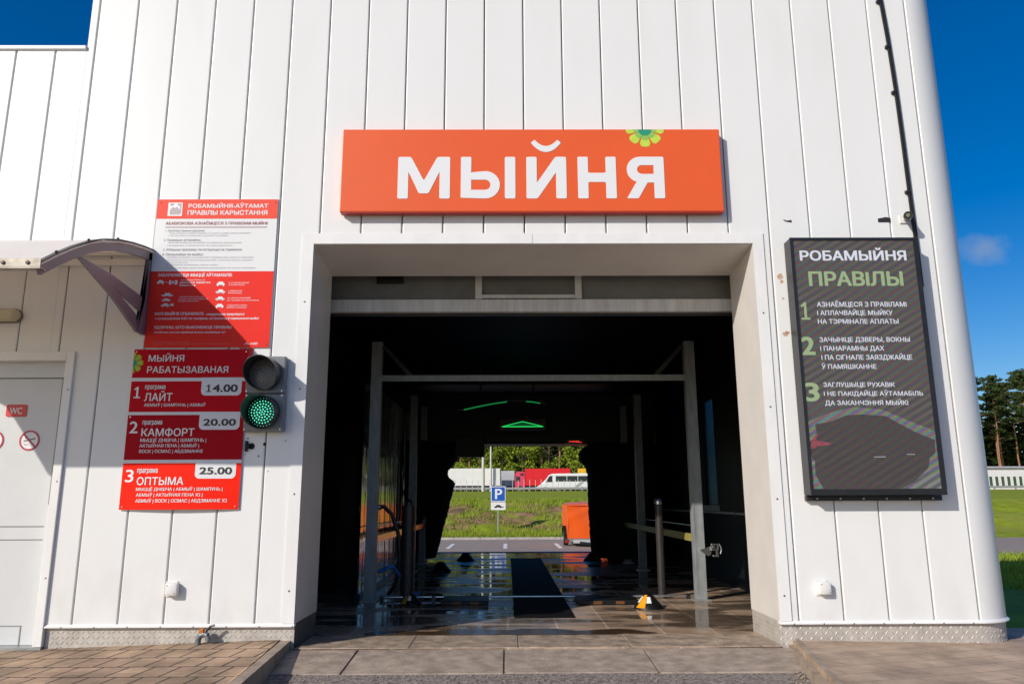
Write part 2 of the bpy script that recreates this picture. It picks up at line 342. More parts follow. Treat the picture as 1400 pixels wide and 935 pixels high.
# lettering: text, x0, x1, baseline z, cap z, ink
RULES_TEXT = [
    ('РОБАМЫЙНЯ-АЎТАМАТ', -2.598, -1.948, 3.392, 3.427, 'w'),
    ('ПРАВІЛЫ КАРЫСТАННЯ', -2.601, -1.951, 3.332, 3.371, 'w'),
    ('АБАВЯЗКОВА АЗНАЁМЦЕСЯ З ПРАВІЛАМІ МЫЙНІ!', -2.771, -1.943, 3.247, 3.273, 'r'),
    ('1. Запоўніце паданыя дадзеныя', -2.769, -2.451, 3.189, 3.206, 'g'),
    ('2. Праверце аўтамабіль:', -2.773, -2.472, 3.108, 3.127, 'g'),
    ('3. Абярыце праграму па інструкцыі на тэрмінале', -2.772, -2.139, 3.026, 3.047, 'g'),
    ('4. Заязджайце на мыйку:', -2.776, -2.444, 2.986, 3.007, 'g'),
    ('перад заездам на мыйку праверце, ці зачынены дзверы і вокны аўтамабіля', -2.736, -2.08, 3.17, 3.183, 's'),
    ('і ці не выступаюць дэталі кузава', -2.74, -2.262, 3.149, 3.162, 's'),
    ('уважліва агледзьце аўтамабіль на наяўнасць пашкоджанняў', -2.735, -2.148, 3.089, 3.102, 's'),
    ('паведаміце супрацоўніку аб пашкоджаннях', -2.742, -2.214, 3.066, 3.078, 's'),
    ('накіруйце аўтамабіль па цэнтры паміж накіравальнымі, павольна заязджайце', -2.736, -2.04, 2.965, 2.978, 's'),
    ('да сігналу стоп, выключыце рухавік, зачыніце вокны і дзверы', -2.734, -2.047, 2.942, 2.954, 's'),
    ('чакайце заканчэння', -2.732, -2.565, 2.923, 2.934, 's'),
    ('не пакідайце аўтамабіль падчас мыйкі', -2.742, -2.323, 2.902, 2.914, 's'),
    ('пасля заканчэння мыйкі павольна выязджайце па сігнале святлафора', -2.737, -2.019, 2.876, 2.888, 's'),
    ('ЗАБАРАНЯЕЦЦА МЫЦЦЁ АЎТАМАБІЛЯ:', -2.794, -2.199, 2.809, 2.836, 'w'),
    ('габарытамі больш за', -2.608, -2.415, 2.776, 2.788, 'w'),
    ('даўжыня 5,2 м  шырыня 2,4 м', -2.615, -2.37, 2.753, 2.77, 'w'),
    ('вышыня 2,10 м', -2.614, -2.488, 2.73, 2.747, 'w'),
    ('з устаноўленым', -2.224, -2.062, 2.753, 2.765, 'w'),
    ('на кузаве грузам', -2.223, -2.095, 2.736, 2.748, 'w'),
    ('з адкрытымі', -2.222, -2.112, 2.686, 2.698, 'w'),
    ('багажнікамі', -2.221, -2.113, 2.668, 2.68, 'w'),
    ('са знятымі нумарамі', -2.224, -2.041, 2.627, 2.639, 'w'),
    ('ці з часткамі, што выступаюць', -2.224, -1.973, 2.608, 2.62, 'w'),
    ('з брудным кузавам', -2.223, -2.066, 2.567, 2.579, 'w'),
    ('вялікай колькасцю', -2.224, -2.067, 2.549, 2.561, 'w'),
    ('з прычэпам, багажнікам на даху', -2.611, -2.41, 2.637, 2.649, 'w'),
    ('знешнімі і навяснымі прадметамі', -2.612, -2.38, 2.619, 2.631, 'w'),
    ('або дадатковымі дэталямі', -2.614, -2.454, 2.602, 2.614, 'w'),
    ('КАЛІ МЫЙНЯ СПЫНІЛАСЯ,', -2.788, -2.399, 2.492, 2.516, 'w'),
    ('неадкладна звярніцеся', -2.38, -2.081, 2.49, 2.51, 'w'),
    ('з супрацоўнікам АЗС па тэлефоне, які ўказаны ў памяшканні мыйкі', -2.785, -1.966, 2.456, 2.475, 'w'),
    ('УДЗЯЧНЫ, ШТО ВЫКОНВАЕЦЕ ПРАВІЛЫ', -2.785, -2.176, 2.382, 2.405, 'w'),
    ('З поўным тэкстам правілаў можна азнаёміцца тут', -2.781, -2.219, 2.346, 2.362, 'w'),
    ('Выконвайце патрабаванні бяспекі пры знаходжанні на тэрыторыі', -2.78, -2.493, 2.271, 2.28, 'p'),
    ('Адміністрацыя не нясе адказнасці за пашкоджанні, што ўзніклі праз парушэнне правілаў карыстання мыйкай', -2.781, -2.182, 2.256, 2.265, 'p'),
    ('А-100', -2.067, -1.96, 2.251, 2.271, 'i'),
]
PRICE_TEXT = [
    ('МЫЙНЯ', -2.801, -2.523, 2.118, 2.17, 'w'),
    ('РАБАТЫЗАВАНАЯ', -2.804, -2.173, 2.028, 2.08, 'w'),
    ('1', -2.889, -2.838, 1.831, 1.919, 'w'),
    ('праграма', -2.806, -2.649, 1.901, 1.931, 'x'),
    ('ЛАЙТ', -2.805, -2.589, 1.808, 1.87, 'w'),
    ('АБМЫЎ | ШАМПУНЬ | АБМЫЎ', -2.801, -2.328, 1.766, 1.79, 'w'),
    ('14.00', -2.334, -2.089, 1.878, 1.935, 'k'),
    ('2', -2.896, -2.832, 1.561, 1.649, 'w'),
    ('праграма', -2.8, -2.649, 1.627, 1.657, 'x'),
    ('КАМФОРТ', -2.801, -2.396, 1.538, 1.597, 'w'),
    ('МЫЦЦЁ ДНІШЧА | ШАМПУНЬ |', -2.804, -2.301, 1.494, 1.521, 'w'),
    ('АКТЫЎНАЯ ПЕНА | АБМЫЎ |', -2.806, -2.352, 1.453, 1.478, 'w'),
    ('ВОСК | ОСМАС | АБДЗІМАННЕ', -2.804, -2.318, 1.411, 1.436, 'w'),
    ('20.00', -2.335, -2.084, 1.617, 1.668, 'k'),
    ('3', -2.891, -2.827, 1.193, 1.284, 'w'),
    ('праграма', -2.804, -2.647, 1.262, 1.292, 'x'),
    ('ОПТЫМА', -2.799, -2.444, 1.171, 1.229, 'w'),
    ('МЫЦЦЁ ДНІШЧА | АБМЫЎ | ШАМПУНЬ |', -2.799, -2.148, 1.128, 1.152, 'w'),
    ('АБМЫЎ | АКТЫЎНАЯ ПЕНА Х2 |', -2.795, -2.292, 1.086, 1.11, 'w'),
    ('АБМЫЎ | ВОСК | ОСМАС | АБДЗІМАННЕ Х2', -2.795, -2.108, 1.042, 1.067, 'w'),
    ('25.00', -2.333, -2.087, 1.249, 1.301, 'k'),
]
LED_TEXT = [
    ('РОБАМЫЙНЯ', 2.321, 3.168, 2.892, 2.974, 'W'),
    ('ПРАВІЛЫ', 2.376, 3.122, 2.684, 2.802, 'Y'),
    ('1', 2.293, 2.364, 2.412, 2.552, 'Y'),
    ('АЗНАЁМЦЕСЯ З ПРАВІЛАМІ', 2.423, 3.125, 2.515, 2.554, 'W'),
    ('І АПЛАЧВАЙЦЕ МЫЙКУ', 2.42, 3.009, 2.448, 2.485, 'W'),
    ('НА ТЭРМІНАЛЕ АПЛАТЫ', 2.419, 3.048, 2.379, 2.416, 'W'),
    ('2', 2.273, 2.38, 2.133, 2.274, 'Y'),
    ('ЗАЧЫНІЦЕ ДЗВЕРЫ, ВОКНЫ', 2.419, 3.121, 2.235, 2.272, 'W'),
    ('І ПАНАРАМНЫ ДАХ', 2.419, 2.914, 2.166, 2.203, 'W'),
    ('І ПА СІГНАЛЕ ЗАЯЗДЖАЙЦЕ', 2.422, 3.123, 2.095, 2.133, 'W'),
    ('Ў ПАМЯШКАННЕ', 2.417, 2.84, 2.024, 2.06, 'W'),
    ('3', 2.27, 2.383, 1.776, 1.915, 'Y'),
    ('ЗАГЛУШЫЦЕ РУХАВІК', 2.418, 2.966, 1.884, 1.919, 'W'),
    ('І НЕ ПАКІДАЙЦЕ АЎТАМАБІЛЬ', 2.416, 3.175, 1.816, 1.85, 'W'),
    ('ДА ЗАКАНЧЭННЯ МЫЙКІ', 2.419, 3.052, 1.745, 1.78, 'W'),
]

# ================================================================== SETTING: ground, roads, water
FLOOR_END = 10.4
def lerp(a, b, t): return a+(b-a)*t
def prof(y, pts):
    if y <= pts[0][0]: return pts[0][1]
    for (a, za), (b, zb) in zip(pts, pts[1:]):
        if y <= b: return lerp(za, zb, (y-a)/(b-a))
    return pts[-1][1]
FIELD = [(-60, -.6), (-1, -.6), (.3, -.22), (3, -.42), (16, -.42), (23.2, -.36), (25.3, -.2), (28, .42), (31.2, 1.02), (33, 1.12), (60, 1.62), (100, 2.38), (106, 2.30), (128, 2.30), (132, 2.5), (700, 6)]
def field_z(x, y):
    z = prof(y, FIELD)
    if 25 < y < 32: z += .07*math.sin(x*1.7+y)*math.sin(y*1.1)+.05*math.sin(x*3.9+2)*math.cos(y*2.3)
    return z
def grid(name, xs, ys, zf, mat):
    bm = bmesh.new(); V = [[bm.verts.new((x, y, zf(x, y))) for x in xs] for y in ys]
    for j in range(len(ys)-1):
        for i in range(len(xs)-1): bm.faces.new([V[j][i], V[j][i+1], V[j+1][i+1], V[j+1][i]])
    me = bpy.data.meshes.new(name); bm.to_mesh(me); bm.free(); me.materials.append(mat)
    for p in me.polygons: p.use_smooth = True
    o = bpy.data.objects.new(name, me); COL.objects.link(o); return struct(o)
def frange(a, b, s):
    n = max(1, round((b-a)/s)); return [a+(b-a)*i/n for i in range(n+1)]

def grass_mat():
    m = M('grass_turf', (.07, .13, .012), .85, spec=.15); nt = m.node_tree; N = nt.nodes; K = nt.links; b = N['Principled BSDF']
    tc = N.new('ShaderNodeTexCoord')
    def noise(s, d=6, st=(1, 1, 1)):
        mp = N.new('ShaderNodeMapping'); mp.inputs['Scale'].default_value = st; K.new(tc.outputs['Object'], mp.inputs[0])
        n = N.new('ShaderNodeTexNoise'); n.inputs['Scale'].default_value = s; n.inputs['Detail'].default_value = d; n.inputs['Roughness'].default_value = .6; K.new(mp.outputs[0], n.inputs['Vector']); return n
    g = N.new('ShaderNodeValToRGB'); e = g.color_ramp.elements; e[0].position = .3; e[0].color = (.16, .215, .010, 1); e[1].position = .72; e[1].color = (.33, .385, .024, 1)
    K.new(noise(1.4, 8).outputs[0], g.inputs[0])
    dry = N.new('ShaderNodeMixRGB'); dry.inputs[2].default_value = (.27, .25, .06, 1); K.new(g.outputs[0], dry.inputs[1])
    dm = N.new('ShaderNodeMapRange'); dm.inputs[1].default_value = .48; dm.inputs[2].default_value = .72; dm.inputs[4].default_value = .7; K.new(noise(.45, 7).outputs[0], dm.inputs[0]); K.new(dm.outputs[0], dry.inputs[0])
    # bare reddish soil only on the embankment slope
    sx = N.new('ShaderNodeSeparateXYZ'); K.new(tc.outputs['Object'], sx.inputs[0])
    ma = N.new('ShaderNodeMapRange'); ma.inputs[1].default_value = 24.8; ma.inputs[2].default_value = 26.2; K.new(sx.outputs['Y'], ma.inputs[0])
    mb = N.new('ShaderNodeMapRange'); mb.inputs[1].default_value = 29.5; mb.inputs[2].default_value = 31.6; mb.inputs[3].default_value = 1; mb.inputs[4].default_value = 0; K.new(sx.outputs['Y'], mb.inputs[0])
    n2 = noise(.75, 7); cr = N.new('ShaderNodeMapRange'); cr.inputs[1].default_value = .40; cr.inputs[2].default_value = .54; K.new(n2.outputs[0], cr.inputs[0])
    p1 = N.new('ShaderNodeMath'); p1.operation = 'MULTIPLY'; K.new(ma.outputs[0], p1.inputs[0]); K.new(mb.outputs[0], p1.inputs[1])
    ab = N.new('ShaderNodeMath'); ab.operation = 'ABSOLUTE'; K.new(sx.outputs['X'], ab.inputs[0])
    mc = N.new('ShaderNodeMapRange'); mc.inputs[1].default_value = 9; mc.inputs[2].default_value = 14; mc.inputs[3].default_value = 1; mc.inputs[4].default_value = 0; K.new(ab.outputs[0], mc.inputs[0])
    p3 = N.new('ShaderNodeMath'); p3.operation = 'MULTIPLY'; K.new(p1.outputs[0], p3.inputs[0]); K.new(mc.outputs[0], p3.inputs[1])
    p2 = N.new('ShaderNodeMath'); p2.operation = 'MULTIPLY'; K.new(p3.outputs[0], p2.inputs[0]); K.new(cr.outputs[0], p2.inputs[1])
    soil = N.new('ShaderNodeValToRGB'); e = soil.color_ramp.elements; e[0].position = .35; e[0].color = (.085, .075, .022, 1); e[1].position = .68; e[1].color = (.46, .25, .15, 1); K.new(noise(1.9, 5).outputs[0], soil.inputs[0])
    mx = N.new('ShaderNodeMixRGB'); K.new(p2.outputs[0], mx.inputs[0]); K.new(dry.outputs[0], mx.inputs[1]); K.new(soil.outputs[0], mx.inputs[2]); K.new(mx.outputs[0], b.inputs['Base Color'])
    bp = N.new('ShaderNodeBump'); bp.inputs['Strength'].default_value = .6; bp.inputs['Distance'].default_value = .06; K.new(noise(9, 6).outputs[0], bp.inputs['Height']); K.new(bp.outputs[0], b.inputs['Normal'])
    return m
GRASS = grass_mat()
xs = frange(-400, -30, 30)+frange(-29, -6, 2)+frange(-5.5, 8, .35)+frange(9, 40, 1.5)+frange(43, 160, 6)+frange(180, 420, 40)
ys = [-60, -20, -4, -1, .3, 1, 2, 3, 6, 9, 12, 16, 20, 23.2, 24, 24.7]+frange(25.3, 32, .33)+[33, 36, 40, 50, 60, 80, 100, 102, 106, 128, 132, 180, 300, 700]
grid('grass_field', xs, ys, field_z, GRASS)

ASPH = M('asphalt', (.235, .20, .175), .82, var=.75, vs=38, bump=1.0, bs=70)
ASPH_P = M('worn_asphalt', (.30, .24, .20), .85, var=.14, vs=3, bump=.3, bs=90)
FORE = [(-40, -.32), (-6, -.26), (-2, -.13), (-.56, -.05)]
grid('asphalt_forecourt', frange(-45, 45, 3), [-40, -20, -10, -6, -4, -3, -2.5, -2, -1.6, -1.3, -1.0, -.8, -.56], lambda x, y: prof(y, FORE)+.008*math.sin(x*2.1)*math.sin(y*3.3), ASPH)
CONC = M('threshold_concrete', (.36, .285, .225), .75, var=.36, vs=9, bump=.5, bs=70)
mb = MB()
for a, b in ((-1.60, -1.082), (-1.079, -.024), (-.021, .984), (.987, 2.05)):
    j = random.uniform(-.012, .012)
    t = bmesh.new(); v = [t.verts.new(p) for p in ((a, -.66+j, -.30), (b, -.66+j, -.30), (b, -.03, -.30), (a, -.03, -.30), (a, -.62+j, -.046), (b, -.62+j, -.046), (b, -.03, -.006), (a, -.03, -.006))]
    for f in ((0, 1, 2, 3), (4, 5, 6, 7), (0, 1, 5, 4), (1, 2, 6, 5), (2, 3, 7, 6), (3, 0, 4, 7)): t.faces.new([v[i] for i in f])
    bmesh.ops.recalc_face_normals(t, faces=t.faces); bmesh.ops.bevel(t, geom=t.edges[:], offset=.008, segments=2, affect='EDGES'); mb.merge(t)
struct(mb.build('concrete_threshold', CONC))
mb = MB()        # narrow worn stones between the step and the tiles
for a, b in ((-1.545, -.72), (-.715, .075), (.083, .90), (.907, 1.99)): mb.box(a, b, -.022, .49+random.uniform(-.008, .008), -.1, .005, .004)
struct(mb.build('inner_threshold', M('worn_stone', (.37, .285, .21), .5, var=.4, vs=8, bump=.5, bs=60, rvar=.2)))
mb = MB(); random.seed(12); n = 26; top = []; bot = []
for i in range(n+1):
    x = -1.15+2.35*i/n; e = max(0, math.sin(math.pi*i/n))**.5; top.append((x, .60+.16*e+random.uniform(-.03, .03)+.05*math.sin(i*.9))); bot.append((x, .55-.05*e+random.uniform(-.02, .02)))
mb.prism(bot+top[::-1], .0015, .0065, 'xy'); struct(mb.build('wet_patch', M('dirty_water', (.075, .045, .025), .12, var=.3, vs=5)))
mb = MB(); mb.box(-1.58, 2.04, -.60, 0, -.3, -.06); struct(mb.build('threshold_bed', M('dirt', (.05, .04, .03), .9)))
# wet tiled floor of the wash tunnel, and the apron behind it
FLOOR = brick_mat('wet_floor_tiles', (.44, .31, .215), (.32, .225, .155), (.54, .44, .34), .42, .44, .009, .045, offset=0, var=.45, bump=.4, rough2=.34, wav=.22, stain=1.5)
mb = MB(); mb.box(-1.56, 2.0, -.03, .66, -.2, 0); mb.box(-2.2, 2.8, .66, FLOOR_END, -.2, 0); struct(mb.build('tile_floor', FLOOR))
DPLATE_DK = M('drain_cover_black', (.006, .006, .006), .8, spec=.15)
mb = MB(); mb.box(.06, .62, 1.40, 8.75, -.02, .004); tag(mb.build('drain_mat', DPLATE_DK, org=(.34, 5, 0)), 'long black mat covering the drain down the middle of the wet floor', 'floor mat')
SEALM = M('blue_edge_paint', (.05, .13, .30), .35, var=.3, vs=6)
mb = MB(); mb.box(-2.2, 2.8, FLOOR_END+.001, FLOOR_END+.14, -.2, .012); struct(mb.build('floor_edge_strip', SEALM))
mb = MB(); mb.box(-2.2, 2.8, FLOOR_END+.14, FLOOR_END+.5, -.5, -.05); struct(mb.build('ramp', CONC))
# parking strip behind
grid('parking_asphalt', frange(-60, 70, 5), [10.55, 13, 16, 20, 23.25], lambda x, y: -.352 if abs(x) < 9 or y > 15.9 else -.7, ASPH_P)
LINE = M('road_paint', (.72, .72, .70), .7, var=.12, vs=12)
mb = MB()
for x in (-8.6, -5.2, -1.80, -.062+0, 1.62, 3.36, 5.1, 8.6):
    mb.box(x-.06, x+.06, 17.9, 20.4, -.36, -.346)
struct(mb.build('parking_bay_lines', LINE))
mb = MB()
for i in range(34): mb.box(-17+i*1.0, -16.012+i*1.0, 23.25, 23.40, -.6, -.27, .012)
struct(mb.build('parking_kerb', M('kerb_concrete', (.42, .38, .34), .8, var=.2, vs=5)))
# left and right pavements
PAVE = brick_mat('clay_coloured_pavers', (.43, .295, .19), (.34, .235, .15), (.06, .045, .035), .175, .26, .008, .85, offset=.5, rot=R(8), var=.5, bump=1.0, stain=1.1)
PAVE2 = brick_mat('sandy_slab', (.44, .315, .22), (.40, .29, .205), (.27, .20, .14), .34, .17, .005, .8, offset=.5, rot=R(-20), var=.4, bump=.5)
KERB = M('old_kerb', (.34, .265, .20), .82, var=.32, vs=7, bump=.6, bs=50)
def slab(name, top, depth, mat):
    mb = MB(); n = len(top); A = [mb.bm.verts.new(p) for p in top]; B = [mb.bm.verts.new((p[0], p[1], p[2]-depth)) for p in top]
    mb.bm.faces.new(A)
    for i in range(n): mb.bm.faces.new([A[i], A[(i+1) % n], B[(i+1) % n], B[i]])
    o = mb.build(name, mat); return struct(o)
slab('paved_sidewalk', [(-9, -3.2, -.03), (-1.50, -3.2, .0), (-1.56, -1.35, .045), (-1.665, .02, .058), (-2.45, .03, .012), (-3.5, .03, .0), (-3.5, .3, .0), (-9, .3, .0)], .5, PAVE)
mb = MB(); mb.prism([(-3.2, -1.50), (-1.35, -1.55), (.015, -1.655), (.015, -1.585), (-.4, -1.555), (-1.35, -1.485), (-3.2, -1.435)], -.4, .052, 'xy', True)
for v in mb.bm.verts: v.co.x, v.co.y = v.co.y, v.co.x
struct(mb.build('left_kerb', KERB))
slab('concrete_apron', [(2.09, .015, .035), (1.93, -.83, .04), (1.80, -1.5, .03), (1.55, -3.2, .0), (12, -3.2, -.05), (12, .02, .0), (5.6, .35, -.02), (5.6, .8, -.03), (3.5, .8, .0), (3.5, .03, .01)], .5, PAVE2)
t = bmesh.new(); P = [(2.06, .02), (1.885, -.83), (1.755, -1.5), (1.50, -3.2), (1.62, -3.2), (1.875, -1.5), (2.005, -.83), (2.18, .02)]
mb = MB(); A = [t.verts.new((*p, .052)) for p in P]; B = [t.verts.new((*p, -.4)) for p in P]
t.faces.new(A); t.faces.new(B[::-1])
for i in range(8): t.faces.new([A[i], A[(i+1) % 8], B[(i+1) % 8], B[i]])
bmesh.ops.recalc_face_normals(t, faces=t.faces); bmesh.ops.bevel(t, geom=[e for e in t.edges if abs(e.verts[0].co.z-.052) < 1e-4 and abs(e.verts[1].co.z-.052) < 1e-4], offset=.045, segments=4, affect='EDGES'); mb.merge(t)
struct(mb.build('right_kerb', KERB))
# loose grit swept against the step and the kerbs
mb = MB()
def pebble(x, y, z, r):
    t = bmesh.new(); bmesh.ops.create_icosphere(t, subdivisions=1, radius=r)
    for v in t.verts: v.co = Vector((x+v.co.x*random.uniform(.7, 1.3), y+v.co.y*random.uniform(.7, 1.3), z+v.co.z*.6))
    mb.merge(t)
for i in range(230):
    x = random.uniform(-1.5, 2.0); y = -.66-abs(random.gauss(0, .16)); pebble(x, y, prof(y, FORE)+.006, random.uniform(.002, .007))
for i in range(160):
    y = random.uniform(-1.6, -.6); pebble(lerp(-1.60, -1.43, min(1, -y/1.7))+.07+abs(random.gauss(0, .05)), y, prof(y, FORE)+.006, random.uniform(.003, .011))
for i in range(160):
    y = random.uniform(-1.5, -.6); pebble(2.06+y*.21-.02-abs(random.gauss(0, .05)), y, prof(y, FORE)+.006, random.uniform(.003, .011))
for i in range(120): pebble(random.uniform(-3.3, 3.6), -.02-abs(random.gauss(0, .03)), .045 if random.random() < .5 else .02, random.uniform(.002, .006))
struct(mb.build('loose_grit', M('grit', (.30, .24, .19), .9, var=.5, vs=60)), 'stuff')
# grass blades: taller fringe along the kerb and rough growth on the slope
BLADE = M('grass_blades', (.14, .22, .012), .8, col2=(.32, .38, .04), vs=2.2, spec=.15)
mb = MB()
for i in range(9000):
    x = random.uniform(-4.2, 5.5); y = random.choice((random.uniform(23.5, 25.2), random.uniform(23.45, 24.6))); h = random.uniform(.06, .26)
    mb.blade((x, y, field_z(x, y)-.01), h, random.uniform(.006, .016), random.uniform(0, 3.1), (random.gauss(0, .06), random.gauss(0, .05)))
for i in range(11000):
    x = random.uniform(-4.5, 6.5); y = random.uniform(25, 32.5)
    if math.sin(x*1.9+.7*math.sin(y*1.4))*math.cos(y*1.35+x*.6) > .2: continue
    mb.blade((x, y, field_z(x, y)-.02), random.uniform(.05, .20), random.uniform(.01, .028), random.uniform(0, 3.1), (random.gauss(0, .05), random.gauss(0, .05)))
for i in range(9000):
    y = random.uniform(7, 22); x = random.uniform(.52, .78)*(y+5.87)
    if 15.8 < y < 23.4: continue
    mb.blade((x, y, field_z(x, y)-.02), random.uniform(.05, .16), random.uniform(.008, .02), random.uniform(0, 3.1), (random.gauss(0, .05), random.gauss(0, .05)))
struct(mb.build('tall_grass', BLADE, recalc=False), 'stuff')
# main road beyond the bank
grid('road', [-400, -100, 0, 100, 420], [107, 116, 127], lambda x, y: 2.34, ASPH_P)

# ================================================================== THE CAR WASH BUILDING
B = thing('car_wash_building', 'white car wash of vertical metal cladding with a drive through opening and rounded corner', 'building', (0, 0, 0))
X0 = -10.5577
seam = lambda k: (X0+k)/3
TOP, WTOP = 6.6, 4.83
def strip(mb, x0, x1, z0, z1, g0=True, g1=True):
    """one cladding rib: flat face at y=0 with rounded-off edges running back into the seams"""
    g = .0046; a = x0+(g if g0 else 0); b = x1-(g if g1 else 0)
    if b-a < .012: mb.box(a, b, 0, .03, z0, z1); return
    e = .009; pts = [(a, .03)]
    pts += [(a, .006), (a+e*.5, .0012), (a+e, 0)] if g0 else [(a, 0)]
    pts += [(b-e, 0), (b-e*.5, .0012), (b, .006)] if g1 else [(b, 0)]
    pts += [(b, .03)]
    mb.prism(pts, z0, z1, 'xy')
JL, JR, LT = -1.56, 2.0, 3.08
Z0 = .172
mb = MB()
for k in range(0, 21):
    a, b = seam(k), seam(k+1)
    for (xa, xb, z0, z1, ga, gb) in ([(a, b, Z0, TOP, 1, 1)] if (k not in (0,) and not (5 <= k <= 16)) else
        [(-3.376, b, Z0, TOP, 0, 1), (-3.519, -3.376, 2.20, TOP, 1, 0)] if k == 0 else
        [(a, JL-.085, Z0, 3.165, 1, 0), (a, b, 3.165, TOP, 1, 1)] if k == 5 else
        [(JR+.09, b, Z0, 3.165, 0, 1), (a, b, 3.165, TOP, 1, 1)] if k == 16 else [(a, b, 3.165, TOP, 1, 1)]):
        if xb <= xa: continue
        strip(mb, xa, xb, z0, z1, ga, gb)
strip(mb, -3.587, seam(0), 2.20, TOP, 0, 1)
clad = mb.build('wall_cladding', WHITE, B)
mb = MB()
for k in range(-16, 0):
    a, b = seam(k), seam(k+1)
    if k == -1: b = -3.589
    z0 = 2.20 if b > -4.55 else Z0
    strip(mb, a, b, z0, WTOP, 1, k != -1)
    if a < -4.62 < b: strip(mb, a, -4.622, Z0, 2.199, 1, 0)
mb.build('wing_cladding', WHITE, B)
mb = MB(); mb.box(seam(-16), -3.589, -.02, .3, WTOP, WTOP+.035, .006); mb.build('roof_edge_trim', TRIM, B)
# rounded corner and right-hand wall
mb = MB(); pr = [(3.4875, .03), (3.4875, .004), (3.492, 0)]+[(3.48+.36*math.sin(R(t)), .36-.36*math.cos(R(t))) for t in range(3, 91, 3)]+[(3.84, 1.4), (3.81, 1.4), (3.81, .4), (3.48+.32*math.sin(R(45)), .36-.32*math.cos(R(45)))]
mb.prism(pr, Z0, TOP, 'xy'); mb.build('corner_cladding', WHITE, B, smooth=True)
mb = MB(); mb.box(3.81, 3.84, 1.41, 4.2, Z0, TOP); mb.build('side_cladding', WHITE, B)
# backing behind the seams and wall thickness
mb = MB()
mb.box(-3.37, JL-.03, .032, .12, .02, TOP); mb.box(JR+.03, 3.50, .032, .12, .02, TOP); mb.box(JL-.03, JR+.03, .032, .12, 3.13, TOP); mb.box(-3.586, -3.37, .032, .12, 2.2, TOP)
mb.box(-9, -3.586, .032, .12, 2.2, WTOP-.02); mb.box(-9, -4.62, .032, .12, .02, 2.2)
mb.build('seam_backing', SEAM, B)
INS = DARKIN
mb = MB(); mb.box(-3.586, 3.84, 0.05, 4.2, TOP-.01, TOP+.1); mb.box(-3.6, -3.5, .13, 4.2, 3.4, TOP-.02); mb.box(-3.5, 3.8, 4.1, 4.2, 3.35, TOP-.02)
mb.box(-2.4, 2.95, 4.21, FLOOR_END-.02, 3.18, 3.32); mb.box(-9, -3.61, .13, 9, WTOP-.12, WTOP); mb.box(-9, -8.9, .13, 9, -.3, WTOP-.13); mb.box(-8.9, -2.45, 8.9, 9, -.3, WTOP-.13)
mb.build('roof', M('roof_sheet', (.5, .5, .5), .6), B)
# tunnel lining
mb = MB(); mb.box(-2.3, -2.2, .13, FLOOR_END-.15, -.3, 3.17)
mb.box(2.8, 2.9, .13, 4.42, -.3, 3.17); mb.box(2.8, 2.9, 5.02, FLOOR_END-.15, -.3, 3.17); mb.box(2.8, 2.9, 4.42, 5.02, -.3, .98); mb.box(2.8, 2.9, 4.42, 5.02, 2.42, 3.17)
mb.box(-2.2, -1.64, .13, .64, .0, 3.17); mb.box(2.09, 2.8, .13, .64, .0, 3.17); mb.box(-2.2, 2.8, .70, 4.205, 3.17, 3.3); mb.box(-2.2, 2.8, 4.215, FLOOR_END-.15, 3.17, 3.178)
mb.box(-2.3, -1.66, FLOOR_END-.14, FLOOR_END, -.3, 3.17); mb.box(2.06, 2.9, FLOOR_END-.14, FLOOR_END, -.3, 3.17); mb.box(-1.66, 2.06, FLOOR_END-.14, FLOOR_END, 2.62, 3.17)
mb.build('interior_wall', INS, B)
side = MB().box(2.83, 2.87, 4.42, 5.02, .98, 2.42).build('window', M('blue_window_pane', (.10, .28, .45), .25, trans=.75), B)
fr = MB(); fr.box(2.77, 2.81, 4.36, 5.08, .90, .975); fr.build('sill', STEEL, side)
# portal reveal: soffit, jambs, front flashings
mb = MB(); mb.prism([(-.004, 3.08), (.66, 3.012), (.66, 3.16), (.135, 3.16), (.031, 3.165), (-.004, 3.165)], JL, JR, 'yz'); so_ = mb.build('portal_soffit', REVEAL, B)
mb = MB(); mb.box(JL-.08, JL, -.004, .66, .17, 3.16); mb.build('portal_jamb', REVEAL, B)
mb = MB(); mb.box(JR, JR+.085, -.004, .66, .17, 3.16); mb.build('portal_jamb', REVEAL, B)
mb = MB(); mb.box(JL-.092, JL-.001, -.010, -.005, Z0, 3.172); mb.box(JR+.001, JR+.088, -.010, -.005, Z0, 3.172)
mb.box(JL-.001, .208, -.010, -.005, 3.084, 3.172); mb.box(.211, JR+.001, -.010, -.005, 3.083, 3.171); mb.build('portal_flashing', TRIM, B)
mb = MB(); mb.box(JL-.075, JL-.003, .02, .655, -.02, .169); lw = mb.build('jamb_foot', M('dark_foot_plate', (.10, .095, .09), .6, var=.3, vs=8), B)
# base flashing over a chequer-plate skirting
mb = MB()
mb.prism([(-.018, .150), (-.018, .158), (-.003, .172), (.03, .172), (.03, .150)], -3.372, JL+.002, 'yz'); mb.build('base_flashing', TRIM, B); mb = MB(); mb.prism([(-.018, .150), (-.018, .158), (-.003, .172), (.03, .172), (.03, .150)], JR-.002, 3.48, 'yz')
N_ = 18
for i in range(N_):
    a0, a1 = R(90*i/N_), R(90*(i+1)/N_)
    q = []
    for a in (a0, a1):
        for r, z in ((.378, .150), (.378, .158), (.363, .172), (.33, .172), (.33, .150)): q.append((3.48+r*math.sin(a), .36-r*math.cos(a), z))
    for j in range(5): mb.face([q[j], q[(j+1) % 5], q[5+(j+1) % 5], q[5+j]])
mb.build('base_flashing', TRIM, B)
CHEQ = M('chequer_plate', (.50, .46, .41), .52, .15, var=.16, vs=9, rvar=.08)
